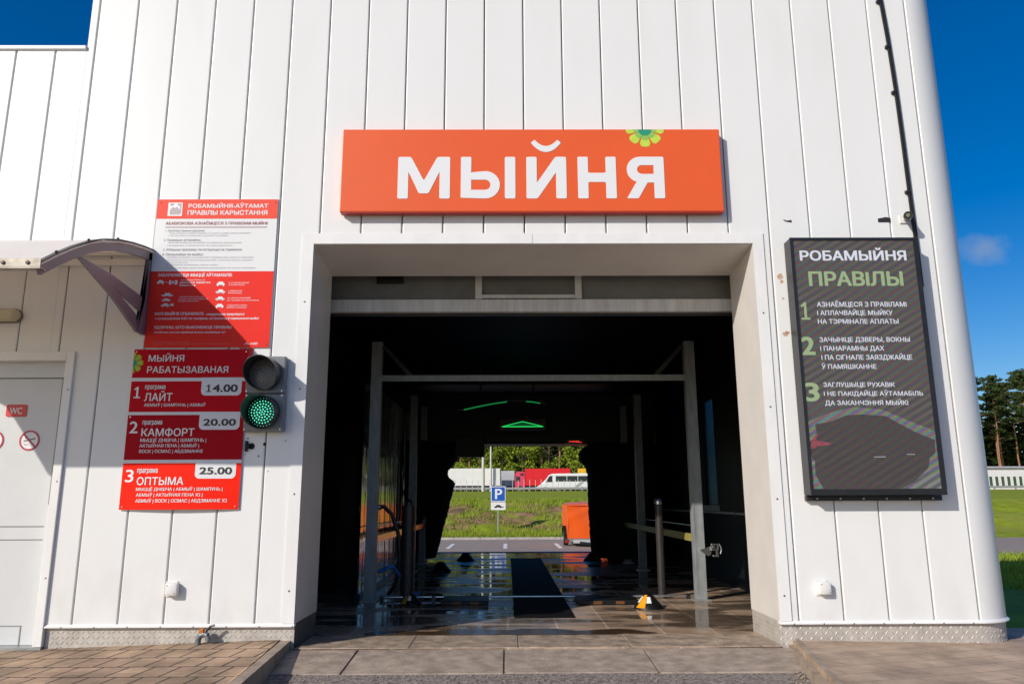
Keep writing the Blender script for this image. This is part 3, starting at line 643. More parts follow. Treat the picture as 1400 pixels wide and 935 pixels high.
def plate_path(x0, x1, corner=False, zlo=-.16):
    """skirting sheet with raised lozenges; returns a mesh builder"""
    mb = MB(); zt = .149
    L = x1-x0; clen = R(90)*.345 if corner else 0
    def at(s, d):
        if s <= L: return (x0+s, .012-d)
        a = min((s-L)/.345, R(90)); return (3.48+(.345+d)*math.sin(a), .357-(.345+d)*math.cos(a))
    ss = [0, L]+([L+clen*i/14 for i in range(1, 15)]+[L+clen+.6] if corner else [])
    def pos(s, d):
        if corner and s > L+clen: return (3.825+d, .357+(s-L-clen))
        return at(s, d)
    for a, b in zip(ss, ss[1:]):
        p, q = pos(a, 0), pos(b, 0); mb.face([(*p, zlo), (*q, zlo), (*q, zt), (*p, zt)])
    st = .037; i = 0; s = .012
    while s < L+clen-.005:
        z = -.03 if x0 < 0 else -.06; j = 0
        while z < zt-.012:
            sg = 1 if (i+j) % 2 else -1
            h, wdt = .0225, .0042
            cs = [(s-h*.72*sg, z-h*.72), (s+wdt, z-wdt*sg), (s+h*.72*sg, z+h*.72), (s-wdt, z+wdt*sg)]
            c = pos(s, .0046)
            for q in range(4):
                u, v = cs[q], cs[(q+1) % 4]
                mb.face([(*pos(u[0], .0004), u[1]), (*pos(v[0], .0004), v[1]), (*c, z)])
            z += st; j += 1
        s += st; i += 1
    return mb
plate_path(-3.372, JL-.001).build('chequer_skirting', CHEQ, B, recalc=False)
plate_path(JR+.001, 3.48, True).build('chequer_skirting', CHEQ, B, recalc=False)
mb = MB(); mb.box(JR+.004, JR+.083, .016, .655, -.15, .169)
s = .05
while s < .64:
    z = .0
    while z < .15:
        mb.face([(JR+.002, s, z-.008), (JR-.001, s+.004, z), (JR+.002, s, z+.012), (JR+.002, s+.009, z)]); z += .03
    s += .03
mb.build('jamb_foot', CHEQ, B, recalc=False)
mb = MB()
for x, zs in ((JL-.05, (.4, 1.1, 1.9, 2.6)), (JR+.045, (.35, 1.05, 1.75, 2.5))):
    for z in zs: mb.lathe((x, -.0101, z), [(.007, 0), (.0065, -.003), (.002, -.004)], 8, 'Y')
for i in range(8): mb.lathe((-3.25+i*.24, -.0185, .154), [(.005, 0), (.004, -.002)], 8, 'Y')
for i in range(7): mb.lathe((2.1+i*.22, -.0185, .154), [(.005, 0), (.004, -.002)], 8, 'Y')
mb.build_each('rivet', M('dark_rivet', (.12, .11, .10), .5, .5), B)
# raised sectional door and lintel beam behind the soffit
DOORG = M('raised_door_skin', (.15, .145, .13), .6, var=.14, vs=6)
rd = MB().box(-1.75, 2.2, .80, .86, 2.83, 3.16).build('roller_door', DOORG, B)
mb = MB(); mb.box(-1.75, 2.2, .77, .87, 2.712, 2.826, .004); mb.build('bottom_rail', M('bounce_lit_dirty_rail', (.66, .65, .62), .5, var=.0, col2=(.48, .45, .41), vs=4, stretch=(4, 1, .5)), rd)  # base grey lightened to stand for light bounced up off the ground
mb = MB(); mb.box(-.285, -.225, .77, .80, 2.83, 3.06); mb.box(.62, .68, .77, .80, 2.83, 3.06); mb.box(-.225, .62, .765, .80, 2.836, 2.868); mb.build('door_window_frame', M('cream_frame', (.55, .53, .49), .5, var=.15, vs=8), rd)
mb = MB(); mb.box(-1.18, -.94, .76, .80, 2.98, 3.04, .004); mb.build('cable_box', BLACK, rd)
mb = MB(); mb.box(-1.75, 2.2, .83, .85, 2.685, 2.712); mb.build('rubber_seal', M('rubber', (.02, .02, .02), .6), rd)
# WC door
dr = MB().box(-4.55, -3.442, .080, .13, .02, 2.0).build('door', M('grey_door_paint', (.62, .63, .63), .45, var=.03, vs=5), B)
mb = MB(); mb.box(-4.55, -3.442, .06, .13, 2.006, 2.13, .003); mb.build('door_head', M('grey_door_paint'), dr)
mb = MB(); mb.box(-4.55, -3.52, .0755, .081, .865, .872); mb.box(-4.55, -3.52, .0755, .081, .768, .774); mb.box(-4.55, -3.60, .0755, .081, .150, .156); mb.box(-3.606, -3.60, .0755, .081, .02, .15); mb.box(-3.506, -3.500, .0755, .081, 1.03, 2.0); mb.build_each('panel_joint', M('joint_line', (.3, .3, .3), .6), dr)
mb = MB(); mb.box(-3.442, -3.377, -.022, .125, .02, 2.2, .004); mb.box(-4.62, -3.442, -.022, .125, 2.13, 2.2, .004); mb.box(-4.62, -4.556, -.022, .125, .02, 2.128, .004)
mb.build('door_frame', TRIM, dr)
mb = MB(); mb.box(-4.62, -3.375, -.03, .13, -.06, .018); mb.build('door_sill', STEEL, dr)
mb = MB()
for z in (.5, 1.2, 1.9): mb.lathe((-3.40, -.0225, z), [(.006, 0), (.005, -.002)], 8, 'Y')
mb.build_each('rivet', M('dark_rivet'), dr)
# worn marks left by an older sign
RUST = M('rust_stain', (.42, .20, .10), .8, col2=(.62, .45, .34), vs=30)
mb = MB()
for (x, z, s) in ((2.205, 2.80, .035), (2.215, 2.76, .018), (2.21, 2.33, .03), (2.235, 2.34, .014), (2.215, 2.62, .012)):
    mb.flat([(x+s*random.uniform(.5, 1)*math.cos(a), z+s*random.uniform(.4, 1)*math.sin(a)) for a in [2*math.pi*i/11 for i in range(11)]], -.0012)
mb.build_each('rust_stain', RUST, B)
HOLE = M('dark_hole', (.02, .02, .02), .8)
mb = MB(); mb.flat([(2.335, 3.262), (2.335, 3.285), (2.295, 3.278), (2.27, 3.29), (2.268, 3.283), (2.288, 3.268)], -.0012); mb.flat([(3.045, 3.262), (3.15, 3.262), (3.15, 3.302), (3.11, 3.308), (3.045, 3.295)], -.0012)
for (x, z, r) in ((-1.955, 1.46, .022), (-1.86, 1.475, .012), (-1.99, 1.52, .006), (-1.90, 1.385, .006), (-1.70, 1.50, .005), (-1.82, 1.27, .004), (-2.0, 1.40, .004)):
    mb.flat([(x+r*math.cos(a), z+r*1.15*math.sin(a)) for a in [2*math.pi*i/10 for i in range(10)]], -.0012)
mb.build_each('drill_hole', HOLE, B)

# ================================================================== SIGNS ON THE FACADE
PW = M('print_white', (.78, .78, .78), .45); PK = M('print_black', (.02, .02, .02), .5)
def petals(mb, cx, cz, r, angs, y, r0=.32, clip=None, half=19.5):
    for a in angs:
        pts = []
        for t, rr in ((-half*.9, r0), (-half, .55), (-half*.96, .86), (-half*.62, .99), (-half*.25, 1.0), (half*.25, 1.0), (half*.62, .99), (half*.96, .86), (half, .55), (half*.9, r0)):
            pts.append([cx+r*rr*math.cos(R(a+t)), cz+r*rr*math.sin(R(a+t))])
        if clip: pts = clip(pts)
        if len(pts) > 2: mb.flat(pts, y)
def clip_half(axis, lim, keep_less):
    def f(pts):
        out = []; ins = (lambda p: p[axis] <= lim+1e-9) if keep_less else (lambda p: p[axis] >= lim-1e-9)
        for i in range(len(pts)):
            p, q = pts[i-1], pts[i]
            if ins(p) != ins(q):
                t = (lim-p[axis])/(q[axis]-p[axis]); out.append([p[j]+t*(q[j]-p[j]) for j in (0, 1)])
            if ins(q): out.append(q)
        return out
    return f
LIME = M('lime_print', (.52, .68, .07), .5, var=.08, vs=20); MIDG = M('mid_green_print', (.27, .52, .10), .5); TEAL = M('teal_print', (.02, .30, .17), .5)
# --- main sign above the opening
sg = thing('entrance_sign', 'long orange box sign with raised white letters МЫЙНЯ above the wash opening', 'sign', (.208, -.04, 3.69))
ORANGE = M('orange_sign_face', (.78, .11, .02), .42, var=.03, vs=2)
MB().box(-1.348, 1.764, -.082, -.012, 3.330, 4.050, .006).build('sign_box', ORANGE, sg)
mb = MB()
for x in (-1.0, .2, 1.4): mb.box(x-.03, x+.03, -.013, .001, 3.40, 4.0)
mb.build_each('mounting_rail', STEEL, sg)
mb = MB(); mb.box(-1.342, 1.758, -.078, -.016, 3.322, 3.3305); mb.build('bottom_edge', M('red_sign_edge', (.42, .03, .015), .4), sg)
H = .363; zb = 3.440
def place(poly, x): return [(x+p[0], zb+p[1]) for p in poly]
s_ = .085; loops = []
loops.append(place(rounded([(0, 0), (0, H), (.105, H), (.2125, .155), (.32, H), (.425, H), (.425, 0), (.34, 0), (.34, .235), (.252, .045), (.173, .045), (.085, .235), (.085, 0)], .014), -.885))
loops.append(place(rounded([(.012, 0), (0, .012), (0, H), (s_, H), (s_, .238)], .012, 3)[4:]+arc(.2, .119, .119, 90, -90, 14), -.372))
loops.append(place([(s_, .075), (s_, .163)]+arc(.198, .119, .044, 90, -90, 10), -.372))
loops.append(place(rounded([(0, 0), (0, H), (.086, H), (.086, 0)], .014), -.013))
loops.append(place(rounded([(0, 0), (0, H), (s_, H), (s_, .135), (.238, H), (.327, H), (.327, 0), (.242, 0), (.242, .226), (.09, 0)], .014), .163))
br = []
for i in range(13): t = -1+i/6; br.append((.326+.124*t, 3.845+.082*t*t))
for i in range(13): t = 1-i/6; br.append((.326+.094*t, 3.899+.056*t*t))
loops.append(br)
loops.append(place(rounded([(0, 0), (0, H), (s_, H), (s_, .222), (.229, .222), (.229, H), (.314, H), (.314, 0), (.229, 0), (.229, .142), (s_, .142), (s_, 0)], .012), .583))
loops.append(place([(.225, .0), (.225, .137), (.172, .137), (.096, .004), (.088, 0), (.006, 0), (.003, .006), (.084, .148)]+arc(.118, .25, .113, 245, 90, 14)+[(.298, H), (.307, H-.004), (.31, H-.012), (.31, .010), (.307, .003), (.300, 0)], .98))
loops.append(place([(.225, .212), (.225, .289)]+arc(.128, .2505, .0385, 90, 270, 10), .98))
extruded(loops, -.0845, .002, 'lettering', PW, sg)
cl = clip_half(1, 4.046, True)
em = MB(); petals(em, 1.146, 4.05, .158, (180, 225, 270, 315, 360), -.0832, clip=cl); emb = em.build('emblem', LIME, sg, recalc=False)
em = MB(); petals(em, 1.146, 4.05, .098, (180, 225, 270, 315, 360), -.0838, .15, clip=cl, half=22); em.build('emblem_middle', MIDG, emb, recalc=False)
em = MB(); em.flat([(1.146+.056*math.cos(R(a)), 4.046+.056*math.sin(R(a))) for a in range(180, 361, 15)], -.0844); em.build('emblem_centre', TEAL, emb, recalc=False)

TCOL = {'w': PW, 'k': PK, 'x': PW, 'i': PW, 'r': M('print_wine', (.32, .10, .10), .5), 'g': M('print_grey', (.20, .20, .21), .5), 's': M('print_light_grey', (.42, .42, .43), .5), 'p': M('print_pink', (.60, .20, .18), .5),
        'W': M('lit_white_pixels', (.12, .12, .13), .5, emit=(.80, .82, .92), es=.70), 'Y': M('lit_green_pixels', (.10, .16, .08), .5, emit=(.42, .58, .32), es=.42, col2=(.18, .18, .10), vs=30)}
def lettering(parent, rows, y, names, bolds):
    for (s, x0, x1, z0, z1, k) in rows:
        mb = MB(); kh = z1-z0
        text_into(mb, s, x0, x1, z0, z1, y, bolds(s, k, kh), k == 'x', .25 if k == 'i' else 0, 4 if kh > .02 else 2)
        mb.build(names, TCOL[k], parent, recalc=False)

# --- rules board
rb = thing('rules_board', 'tall white and red rules board beside the canopy, half in its shadow, headed РОБАМЫЙНЯ-АЎТАМАТ', 'sign', (-2.36, -.004, 2.85))
MB().box(-2.852, -1.869, -.010, -.003, 2.228, 3.467).build('panel', M('board_white', (.78, .78, .77), .5, spec=.2), rb)
RED_O = M('board_coral', (.86, .10, .065), .5, var=.05, vs=2, spec=.12); RED_F = M('board_red', (.84, .038, .026), .5, var=.06, vs=2, spec=.12)
mb = MB(); mb.flat([(-2.8515, 3.466), (-2.8515, 3.299), (-1.8695, 3.299), (-1.8695, 3.466)], -.0112); mb.build('header_band', RED_O, rb, recalc=False)
mb = MB(); mb.flat([(-2.8515, 2.853), (-2.8515, 2.229), (-1.8695, 2.229), (-1.8695, 2.853)], -.0112); mb.build('lower_band', RED_F, rb, recalc=False)
lettering(rb, RULES_TEXT, -.0116, 'lettering', lambda s, k, h: .035 if (h > .03 or k == 'i') else (.035 if (h > .016 and k in 'wr') else 0))
mb = MB(); mb.flat([(-2.771, 3.2285), (-2.771, 3.2235), (-1.946, 3.2235), (-1.946, 3.2285)], -.0125); mb.build('rule_line', TCOL['r'], rb, recalc=False)
mb = MB(); mb.flat([(-2.762, 3.322), (-2.762, 3.438), (-2.645, 3.438), (-2.645, 3.322)], -.0125); ps = mb.build('picture', PW, rb, recalc=False)
mb = MB(); mb.flat([(-2.745, 3.334), (-2.745, 3.375), (-2.722, 3.40), (-2.705, 3.39), (-2.69, 3.402), (-2.665, 3.375), (-2.665, 3.334)], -.0132); mb.flat([(-2.745, 3.41), (-2.745, 3.43), (-2.71, 3.43), (-2.725, 3.41)], -.0132); mb.flat([(-2.665, 3.34), (-2.655, 3.34), (-2.655, 3.43), (-2.69, 3.43), (-2.68, 3.41), (-2.665, 3.41)], -.0132)
mb.build('pictogram', M('print_mauve', (.45, .36, .38), .5), ps, recalc=False)
def car_icon(mb, x0, z0, w, h, kind, y):
    def P(l): mb.flat([(x0+a*w, z0+b*h) for a, b in l], y)
    if kind == 'front':
        P([(.0, .25), (.0, .6), (.12, .66), (.25, 1), (.75, 1), (.88, .66), (1, .6), (1, .25)]); P([(.05, 0), (.05, .24), (.24, .24), (.24, 0)]); P([(.76, 0), (.76, .24), (.95, .24), (.95, 0)])
    elif kind == 'top':
        P([(.0, .1), (-.02, .5), (.0, .9), (.12, 1), (.3, 1), (.22, .5), (.3, 0), (.12, 0)]); P([(1, .1), (1.02, .5), (1, .9), (.88, 1), (.7, 1), (.78, .5), (.7, 0), (.88, 0)]); P([(.38, .2), (.33, .5), (.38, .8), (.47, .8), (.47, .2)]); P([(.53, .2), (.53, .8), (.62, .8), (.67, .5), (.62, .2)])
    else:
        P([(0, .2), (.02, .5), (.2, .58), (.34, 1), (.68, 1), (.84, .6), (.98, .5), (1, .2)])
        for c in (.22, .78): P([(c+.11*math.cos(t), .18+.2*math.sin(t)) for t in [2*math.pi*i/10 for i in range(10)]])
        if kind == 'rack': P([(.3, 1.12), (.3, 1.3), (.36, 1.3), (.36, 1.18), (.64, 1.18), (.64, 1.3), (.7, 1.3), (.7, 1.12)])
        if kind == 'trailer': P([(1.1, .25), (1.08, .95), (1.42, .95), (1.42, .25)])
for (x, z, w_, h_, k) in ((-2.794, 2.746, .055, .034, 'front'), (-2.699, 2.743, .066, .036, 'top'), (-2.749, 2.644, .092, .026, 'rack'), (-2.745, 2.604, .072, .024, 'side'), (-2.747, 2.560, .07, .028, 'trailer'), (-2.318, 2.73, .064, .036, 'front'), (-2.321, 2.668, .076, .034, 'side'), (-2.319, 2.611, .074, .032, 'side'), (-2.312, 2.549, .062, .034, 'front')):
    mb = MB(); car_icon(mb, x, z, w_, h_, k, -.0125); mb.build('pictogram', PW, rb, recalc=False)
mb = MB(); mb.flat([(-2.73, 2.762), (-2.73, 2.765), (-2.708, 2.765), (-2.708, 2.762)], -.0125)
mb.build('dash', PW, rb, recalc=False)
mb = MB()
for x, z in ((-2.825, 3.44), (-1.89, 3.44), (-2.825, 2.25), (-1.89, 2.25)): mb.lathe((x, -.0115, z), [(.006, 0), (.005, -.003)], 8, 'Y')
mb.build_each('screw', M('dark_rivet'), rb)

# --- price board: lower edge bowed away from the wall
pb = thing('price_board', 'dark red three programme price list headed МЫЙНЯ РАБАТЫЗАВАНАЯ, between canopy and traffic light', 'sign', (-2.47, -.02, 1.6))
PX0, PX1, PZ0, PZ1 = -2.918, -2.022, .988, 2.216
def bow(x, z):      # distance of the sheet from the wall
    return -.014-.020*max(0, 1-(z-PZ0)/.9)**2*math.sin(math.pi*(x-PX0)/(PX1-PX0))
PRW = M('price_white', (.76, .76, .77), .5, spec=.2); PR1 = M('price_wine_red', (.56, .004, .014), .5, var=.06, vs=2, spec=.08); PR3 = M('price_bright_red', (.92, .022, .008), .5, var=.05, vs=2, spec=.08)
PRD = M('price_deep_red', (.42, .003, .012), .5, var=.05, vs=2, spec=.08)
def sheet(parent, name, mat, z0, z1, d, x0=PX0, x1=PX1, th=.003):
    mb = MB(); nx, nz = 12, 8
    def P(i, j, o): x = lerp(x0, x1, i/nx); z = lerp(z0, z1, j/nz); return (x, bow(x, z)+o, z)
    for i in range(nx):
        for j in range(nz): mb.face([P(i, j, -d), P(i+1, j, -d), P(i+1, j+1, -d), P(i, j+1, -d)])
    if th:
        for i in range(nx):
            for j in range(nz): mb.face([P(i, j, th), P(i, j+1, th), P(i+1, j+1, th), P(i+1, j, th)])
        for i in range(nx): mb.face([P(i, 0, th), P(i+1, 0, th), P(i+1, 0, -d), P(i, 0, -d)]); mb.face([P(i, nz, th), P(i, nz, -d), P(i+1, nz, -d), P(i+1, nz, th)])
        for j in range(nz): mb.face([P(0, j, th), P(0, j, -d), P(0, j+1, -d), P(0, j+1, th)]); mb.face([P(nx, j, th), P(nx, j+1, th), P(nx, j+1, -d), P(nx, j, -d)])
    return mb.build(name, mat, parent, recalc=False)
sheet(pb, 'panel', PRW, PZ0, PZ1, 0)
sheet(pb, 'title_band', PR1, 1.990, PZ1-.001, .0012, th=0)
sheet(pb, 'programme_band', PR1, 1.724, 1.962, .0012, th=0); sheet(pb, 'programme_band', PRD, 1.359, 1.700, .0012, th=0); sheet(pb, 'programme_band', PR3, PZ0+.001, 1.333, .0012, th=0)
mb = MB()
for x0, x1, z0, z1 in ((-2.372, -2.06, 1.850, 1.991), (-2.367, -2.056, 1.586, 1.701), (-2.365, -2.059, 1.217, 1.334)):
    pts = [(x0, z1), (x0, z0+.03)]+arc(x0+.035, z0+.035, .035, 180, 270, 6)+arc(x1-.035, z0+.035, .035, 270, 360, 6)+[(x1, z0+.03), (x1, z1)]
    mb.flat(pts, 0)
for v in mb.bm.verts: v.co.y = bow(v.co.x, v.co.z)-.0024
mb.build_each('price_tab', PRW, pb, recalc=False)
for (s, x0, x1, z0, z1, k) in PRICE_TEXT:
    mb = MB(); text_into(mb, s, x0, x1, z0, z1, 0, .06 if k == 'k' else (.025 if z1-z0 < .035 else .02), k == 'x', 0, 4)
    for v in mb.bm.verts: v.co.y += bow(v.co.x, v.co.z)-.0038
    mb.build('lettering', TCOL[k], pb, recalc=False)
cl = clip_half(0, PX0+.001, False)
em = MB(); petals(em, PX0-.004, 2.107, .082, (-90, -45, 0, 45, 90), 0, clip=cl)
for v in em.bm.verts: v.co.y = bow(v.co.x, v.co.z)-.003
e1 = em.build('emblem', M('lime_print_dull', (.36, .52, .02), .5, var=.1, vs=30), pb, recalc=False)
em = MB(); petals(em, PX0-.004, 2.107, .05, (-90, -45, 0, 45, 90), 0, .15, clip=cl, half=17)
for v in em.bm.verts: v.co.y = bow(v.co.x, v.co.z)-.0036
em.build('emblem_middle', MIDG, e1, recalc=False)
em = MB(); em.flat([(PX0+.001, 2.107-.026)]+[(PX0+.001+.024*math.cos(R(a)), 2.107+.028*math.sin(R(a))) for a in range(-75, 76, 15)]+[(PX0+.001, 2.107+.026)], 0)
for v in em.bm.verts: v.co.y = bow(v.co.x, v.co.z)-.0042
em.build('emblem_centre', TEAL, e1, recalc=False)
mb = MB()
for x, z in ((PX0+.02, 2.195), (PX1-.02, 2.195), (PX0+.02, 1.685), (PX1-.02, 1.685), (PX0+.025, 1.01), (PX1-.025, 1.01)): mb.lathe((x, bow(x, z)-.003, z), [(.006, 0), (.005, -.003)], 8, 'Y')
mb.build_each('screw', CHROME, pb)

# --- red corner of an older board behind the price list
mb = MB(); mb.box(-2.10, -1.995, -.009, -.004, 2.15, 2.224); tag(mb.build('backing_plate', RED_F, org=(-2.04, -.006, 2.19)), 'small bright red plate corner peeping out between the price list and the traffic light', 'plate')

# --- LED screen
ld = thing('led_display', 'tall black framed LED screen with glowing white rules text hung right of the opening', 'display', (2.75, -.07, 2.05))
LX0, LX1, LZ0, LZ1 = 2.255, 3.262, 1.088, 3.072
MB().box(LX0-.004, LX1+.004, -.135, -.012, LZ0-.012, LZ1+.006, .004).build('cabinet', BLACKM, ld)
mb = MB(); b_ = .020
mb.box(LX0-.006, LX0+b_, -.148, -.134, LZ0+.03, LZ1+.008); mb.box(LX1-b_-.008, LX1+.006, -.148, -.134, LZ0+.03, LZ1+.008); mb.box(LX0+b_, LX1-b_-.008, -.148, -.134, LZ1-.014, LZ1+.008); mb.box(LX0-.004, LX1+.004, -.148, -.134, LZ0-.014, LZ0+.03)
mb.build('frame', BLACKM, ld)
mb = MB(); mb.box(LX0+.0, LX1+.02, -.045, -.002, 1.034, LZ0-.014, .004); lip = mb.build('bottom_lip', BLACKM, ld)
mb = MB()
for i in range(6): mb.lathe((LX0+.08+i*.175, -.0455, 1.05), [(.008, 0), (.007, -.004), (.002, -.005)], 10, 'Y')
mb.build_each('screw', CHROME, lip)
def led_mat(name, base, k):
    m = M(name, (.03, .03, .03), .55); nt = m.node_tree; N = nt.nodes; K = nt.links; b = N['Principled BSDF']
    tc = N.new('ShaderNodeTexCoord'); tot = None
    n = N.new('ShaderNodeTexNoise'); n.inputs['Scale'].default_value = 160; n.inputs['Detail'].default_value = 2; K.new(tc.outputs['Object'], n.inputs['Vector'])
    cols = N.new('ShaderNodeCombineXYZ')
    for i, (ang, sc) in enumerate(((R(-62), 6.2), (R(-58), 5.8), (R(-65), 6.6))):
        mp = N.new('ShaderNodeMapping'); mp.inputs['Rotation'].default_value = (0, ang, 0); K.new(tc.outputs['Object'], mp.inputs[0])
        wv = N.new('ShaderNodeTexWave'); wv.bands_direction = 'X'; wv.inputs['Scale'].default_value = sc; wv.inputs['Distortion'].default_value = .5; wv.inputs['Phase Offset'].default_value = i*2.1; K.new(mp.outputs[0], wv.inputs['Vector'])
        mr = N.new('ShaderNodeMapRange'); mr.inputs[3].default_value = base[i]*(1-k); mr.inputs[4].default_value = base[i]*(1+k); K.new(wv.outputs['Fac'], mr.inputs[0])
        K.new(mr.outputs[0], cols.inputs[i])
    mu = N.new('ShaderNodeVectorMath'); mu.operation = 'MULTIPLY'; K.new(cols.outputs[0], mu.inputs[0])
    mr = N.new('ShaderNodeMapRange'); mr.inputs[1].default_value = .3; mr.inputs[2].default_value = .7; mr.inputs[3].default_value = .35; mr.inputs[4].default_value = 1.65; K.new(n.outputs[0], mr.inputs[0]); K.new(mr.outputs[0], mu.inputs[1])
    K.new(mu.outputs[0], b.inputs['Emission Color']); b.inputs['Emission Strength'].default_value = 1
    return m
SX0, SX1, SZ0, SZ1 = LX0+b_+.004, LX1-b_-.012, LZ0+.034, LZ1-.018
scr = MB().box(SX0-.003, SX1+.003, -.139, -.134, SZ0-.003, SZ1+.003).build('screen', led_mat('led_pixels', (.062, .051, .045), .42), ld)
PIC = [(2.255, 1.50), (2.38, 1.62), (2.50, 1.645), (2.60, 1.675), (2.72, 1.68), (2.88, 1.665), (3.0, 1.60), (3.08, 1.55), (3.24, 1.49), (3.24, 1.09), (2.255, 1.09)]
fit = lambda pts: [(min(max(x, SX0), SX1), min(max(z, SZ0), SZ1)) for x, z in pts]
mb = MB(); mb.flat(fit([(2.255, 1.62), (2.45, 1.69), (2.65, 1.73), (2.85, 1.71), (3.1, 1.60), (3.24, 1.55), (3.24, 1.09), (2.255, 1.09)]), -.1394); mb.build('picture_glow', led_mat('led_pixels_pale', (.125, .13, .125), .5), scr, recalc=False)
mb = MB(); mb.flat(fit([(2.33, 1.60), (2.45, 1.62), (2.57, 1.667), (2.70, 1.674), (2.87, 1.661), (2.99, 1.591), (3.08, 1.541), (3.224, 1.479), (3.215, 1.385), (3.17, 1.344), (3.15, 1.27), (3.04, 1.175), (2.93, 1.095), (2.35, 1.095), (2.30, 1.226), (2.305, 1.323), (2.275, 1.36), (2.28, 1.47), (2.335, 1.53)]), -.1398); mb.build('car_silhouette', led_mat('led_pixels_dark', (.036, .024, .021), .35), scr, recalc=False)
mb = MB(); mb.flat([(2.285, 1.42), (2.282, 1.45), (2.30, 1.495), (2.335, 1.528), (2.345, 1.52), (2.32, 1.48), (2.37, 1.47), (2.45, 1.455), (2.39, 1.44), (2.33, 1.435), (2.31, 1.42)], -.1402); mb.build('tail_light', M('lit_red_pixels', (.1, .01, .02), .5, emit=(.36, .02, .05), es=.32, col2=(.2, .1, .1), vs=90), scr, recalc=False)
mb = MB(); mb.flat([(2.75, 1.352), (2.75, 1.357), (2.84, 1.358), (2.84, 1.352)], -.1402); mb.flat([(3.0, 1.37), (3.0, 1.375), (3.06, 1.375), (3.06, 1.37)], -.1402); mb.build_each('car_highlight', M('dim_pixels', (.2, .2, .2), .5, emit=(.5, .5, .5), es=.35), scr, recalc=False)
for (s, x0, x1, z0, z1, k) in LED_TEXT:
    mb = MB(); text_into(mb, s, x0, x1, z0, z1, -.1402, .05 if z1-z0 > .06 else .025, False, 0, 4); mb.build('lettering', TCOL[k], scr, recalc=False)
mb = MB(); mb.path([(3.268, -.06, 1.86), (3.285, -.06, 1.80), (3.288, -.06, 1.74), (3.27, -.06, 1.69)], .012); mb.build('power_cable', BLACK, ld)

# ================================================================== CANOPY OVER THE WC DOOR
cp = thing('door_canopy', 'arched pale canopy on grey steel brackets over the WC door', 'canopy', (-3.98, 0, 3.0))
ARC = [(0, 3.022), (-.18, 2.998), (-.36, 2.965), (-.55, 2.920), (-.74, 2.857), (-.92, 2.780), (-1.10, 2.680), (-1.26, 2.580), (-1.418, 2.472)]
def band(pts, d):     # offset an arc line downwards
    out = []
    for i, (y, z) in enumerate(pts):
        a = pts[max(0, i-1)]; b = pts[min(len(pts)-1, i+1)]; ty, tz = b[0]-a[0], b[1]-a[1]; l = math.hypot(ty, tz); out.append((y-tz/l*d, z+ty/l*d))
    return out
low = band(ARC, .012)
mb = MB(); mb.prism(ARC+low[::-1], -5.10, -2.842, 'yz'); shm = M('milky_sheet', (.90, .88, .85), .4, var=.05, vs=3)
def make_translucent(m, col, f):
    nt = m.node_tree; N = nt.nodes; K = nt.links; tr_ = N.new('ShaderNodeBsdfTranslucent'); tr_.inputs[0].default_value = (*col, 1); mi = N.new('ShaderNodeMixShader'); mi.inputs[0].default_value = f
    K.new(N['Principled BSDF'].outputs[0], mi.inputs[1]); K.new(tr_.outputs[0], mi.inputs[2]); K.new(mi.outputs[0], N['Material Output'].inputs[0])
make_translucent(shm, (.95, .80, .62), .32)
mb.build('roof_sheet', shm, cp, smooth=True)
PURP = M('grey_bracket_paint', (.235, .20, .215), .45, .1, var=.06, vs=6)
def bracket(x):
    a, b = x-.012, x+.012
    mb = MB(); up = band(ARC, .016); lw = band(ARC, .076)
    pts = up+lw[::-1]; mb.prism(pts, a, b, 'yz')
    mb.prism([(-.002, 3.0), (-.002, 2.332), (-.132, 2.332), (-.055, 2.60), (-.05, 3.0)], a, b, 'yz')
    mb.prism([(-1.03, 2.655), (-.541, 2.505), (-.132, 2.3345), (-.168, 2.46), (-.541, 2.578)], a+.001, b-.001, 'yz')
    mb.prism([(-1.03, 2.66), (-.541, 2.578), (-.168, 2.51), (-.083, 2.50), (-.06, 2.615), (-.55, 2.655)], a+.002, b-.002, 'yz')
    o = mb.build('bracket', PURP, cp)
    m2 = MB(); m2.box(x-.05, x+.014, -.0015, .0, 2.30, 2.36); m2.box(x-.045, x-.012, -.016, -.001, 2.36, 3.0)
    m2.lathe((x-.035, -.0165, 2.93), [(.010, 0), (.009, -.005)], 8, 'Y'); m2.lathe((x-.035, -.0165, 2.70), [(.008, 0), (.007, -.005)], 8, 'Y'); m2.lathe((x-.034, -.002, 2.335), [(.012, 0), (.010, -.006)], 8, 'Y')
    m2.build('wall_plate', TRIM, o)
bracket(-2.868); bracket(-5.07)
mb = MB(); mb.prism([(y, z+.004) for y, z in ARC]+[(y, z+.014) for y, z in ARC][::-1], -2.868, -2.838, 'yz'); mb.build('edge_strip', BLACKM, cp); mb = MB(); mb.prism([(y, z+.004) for y, z in ARC]+[(y, z+.014) for y, z in ARC][::-1], -5.10, -5.072, 'yz')
mb.build('edge_strip', BLACKM, cp); mb = MB()
for (y, z) in (ARC[3], ARC[5], ARC[7]): mb.lathe((-2.853, y, z+.0145), [(.010, 0), (.007, .010)], 8)
mb.build_each('bolt', BLACKM, cp)
mb = MB(); mb.box(-5.1, -2.842, -1.42, -1.36, 2.440, 2.450); mb.box(-5.1, -2.842, -1.422, -1.414, 2.450, 2.502)
gut = mb.build('gutter', M('dirty_zinc', (.46, .42, .36), .5, .4, col2=(.20, .17, .13), vs=14), cp)
mb = MB()
for x in (-2.92, -3.07, -3.25, -3.6, -4.0, -4.4): mb.lathe((x, -1.4225, 2.475), [(.013, 0), (.012, -.007), (.004, -.009)], 8, 'Y')
mb.build_each('bolt', M('dirty_bolt', (.18, .15, .12), .6, .4), gut)
mb = MB(); mb.box(-5.1, -2.885, -.03, -.001, 2.90, 2.95, .003); mb.box(-5.1, -2.885, -.022, -.001, 2.985, 3.008); mb.build('wall_batten', TRIM, cp)

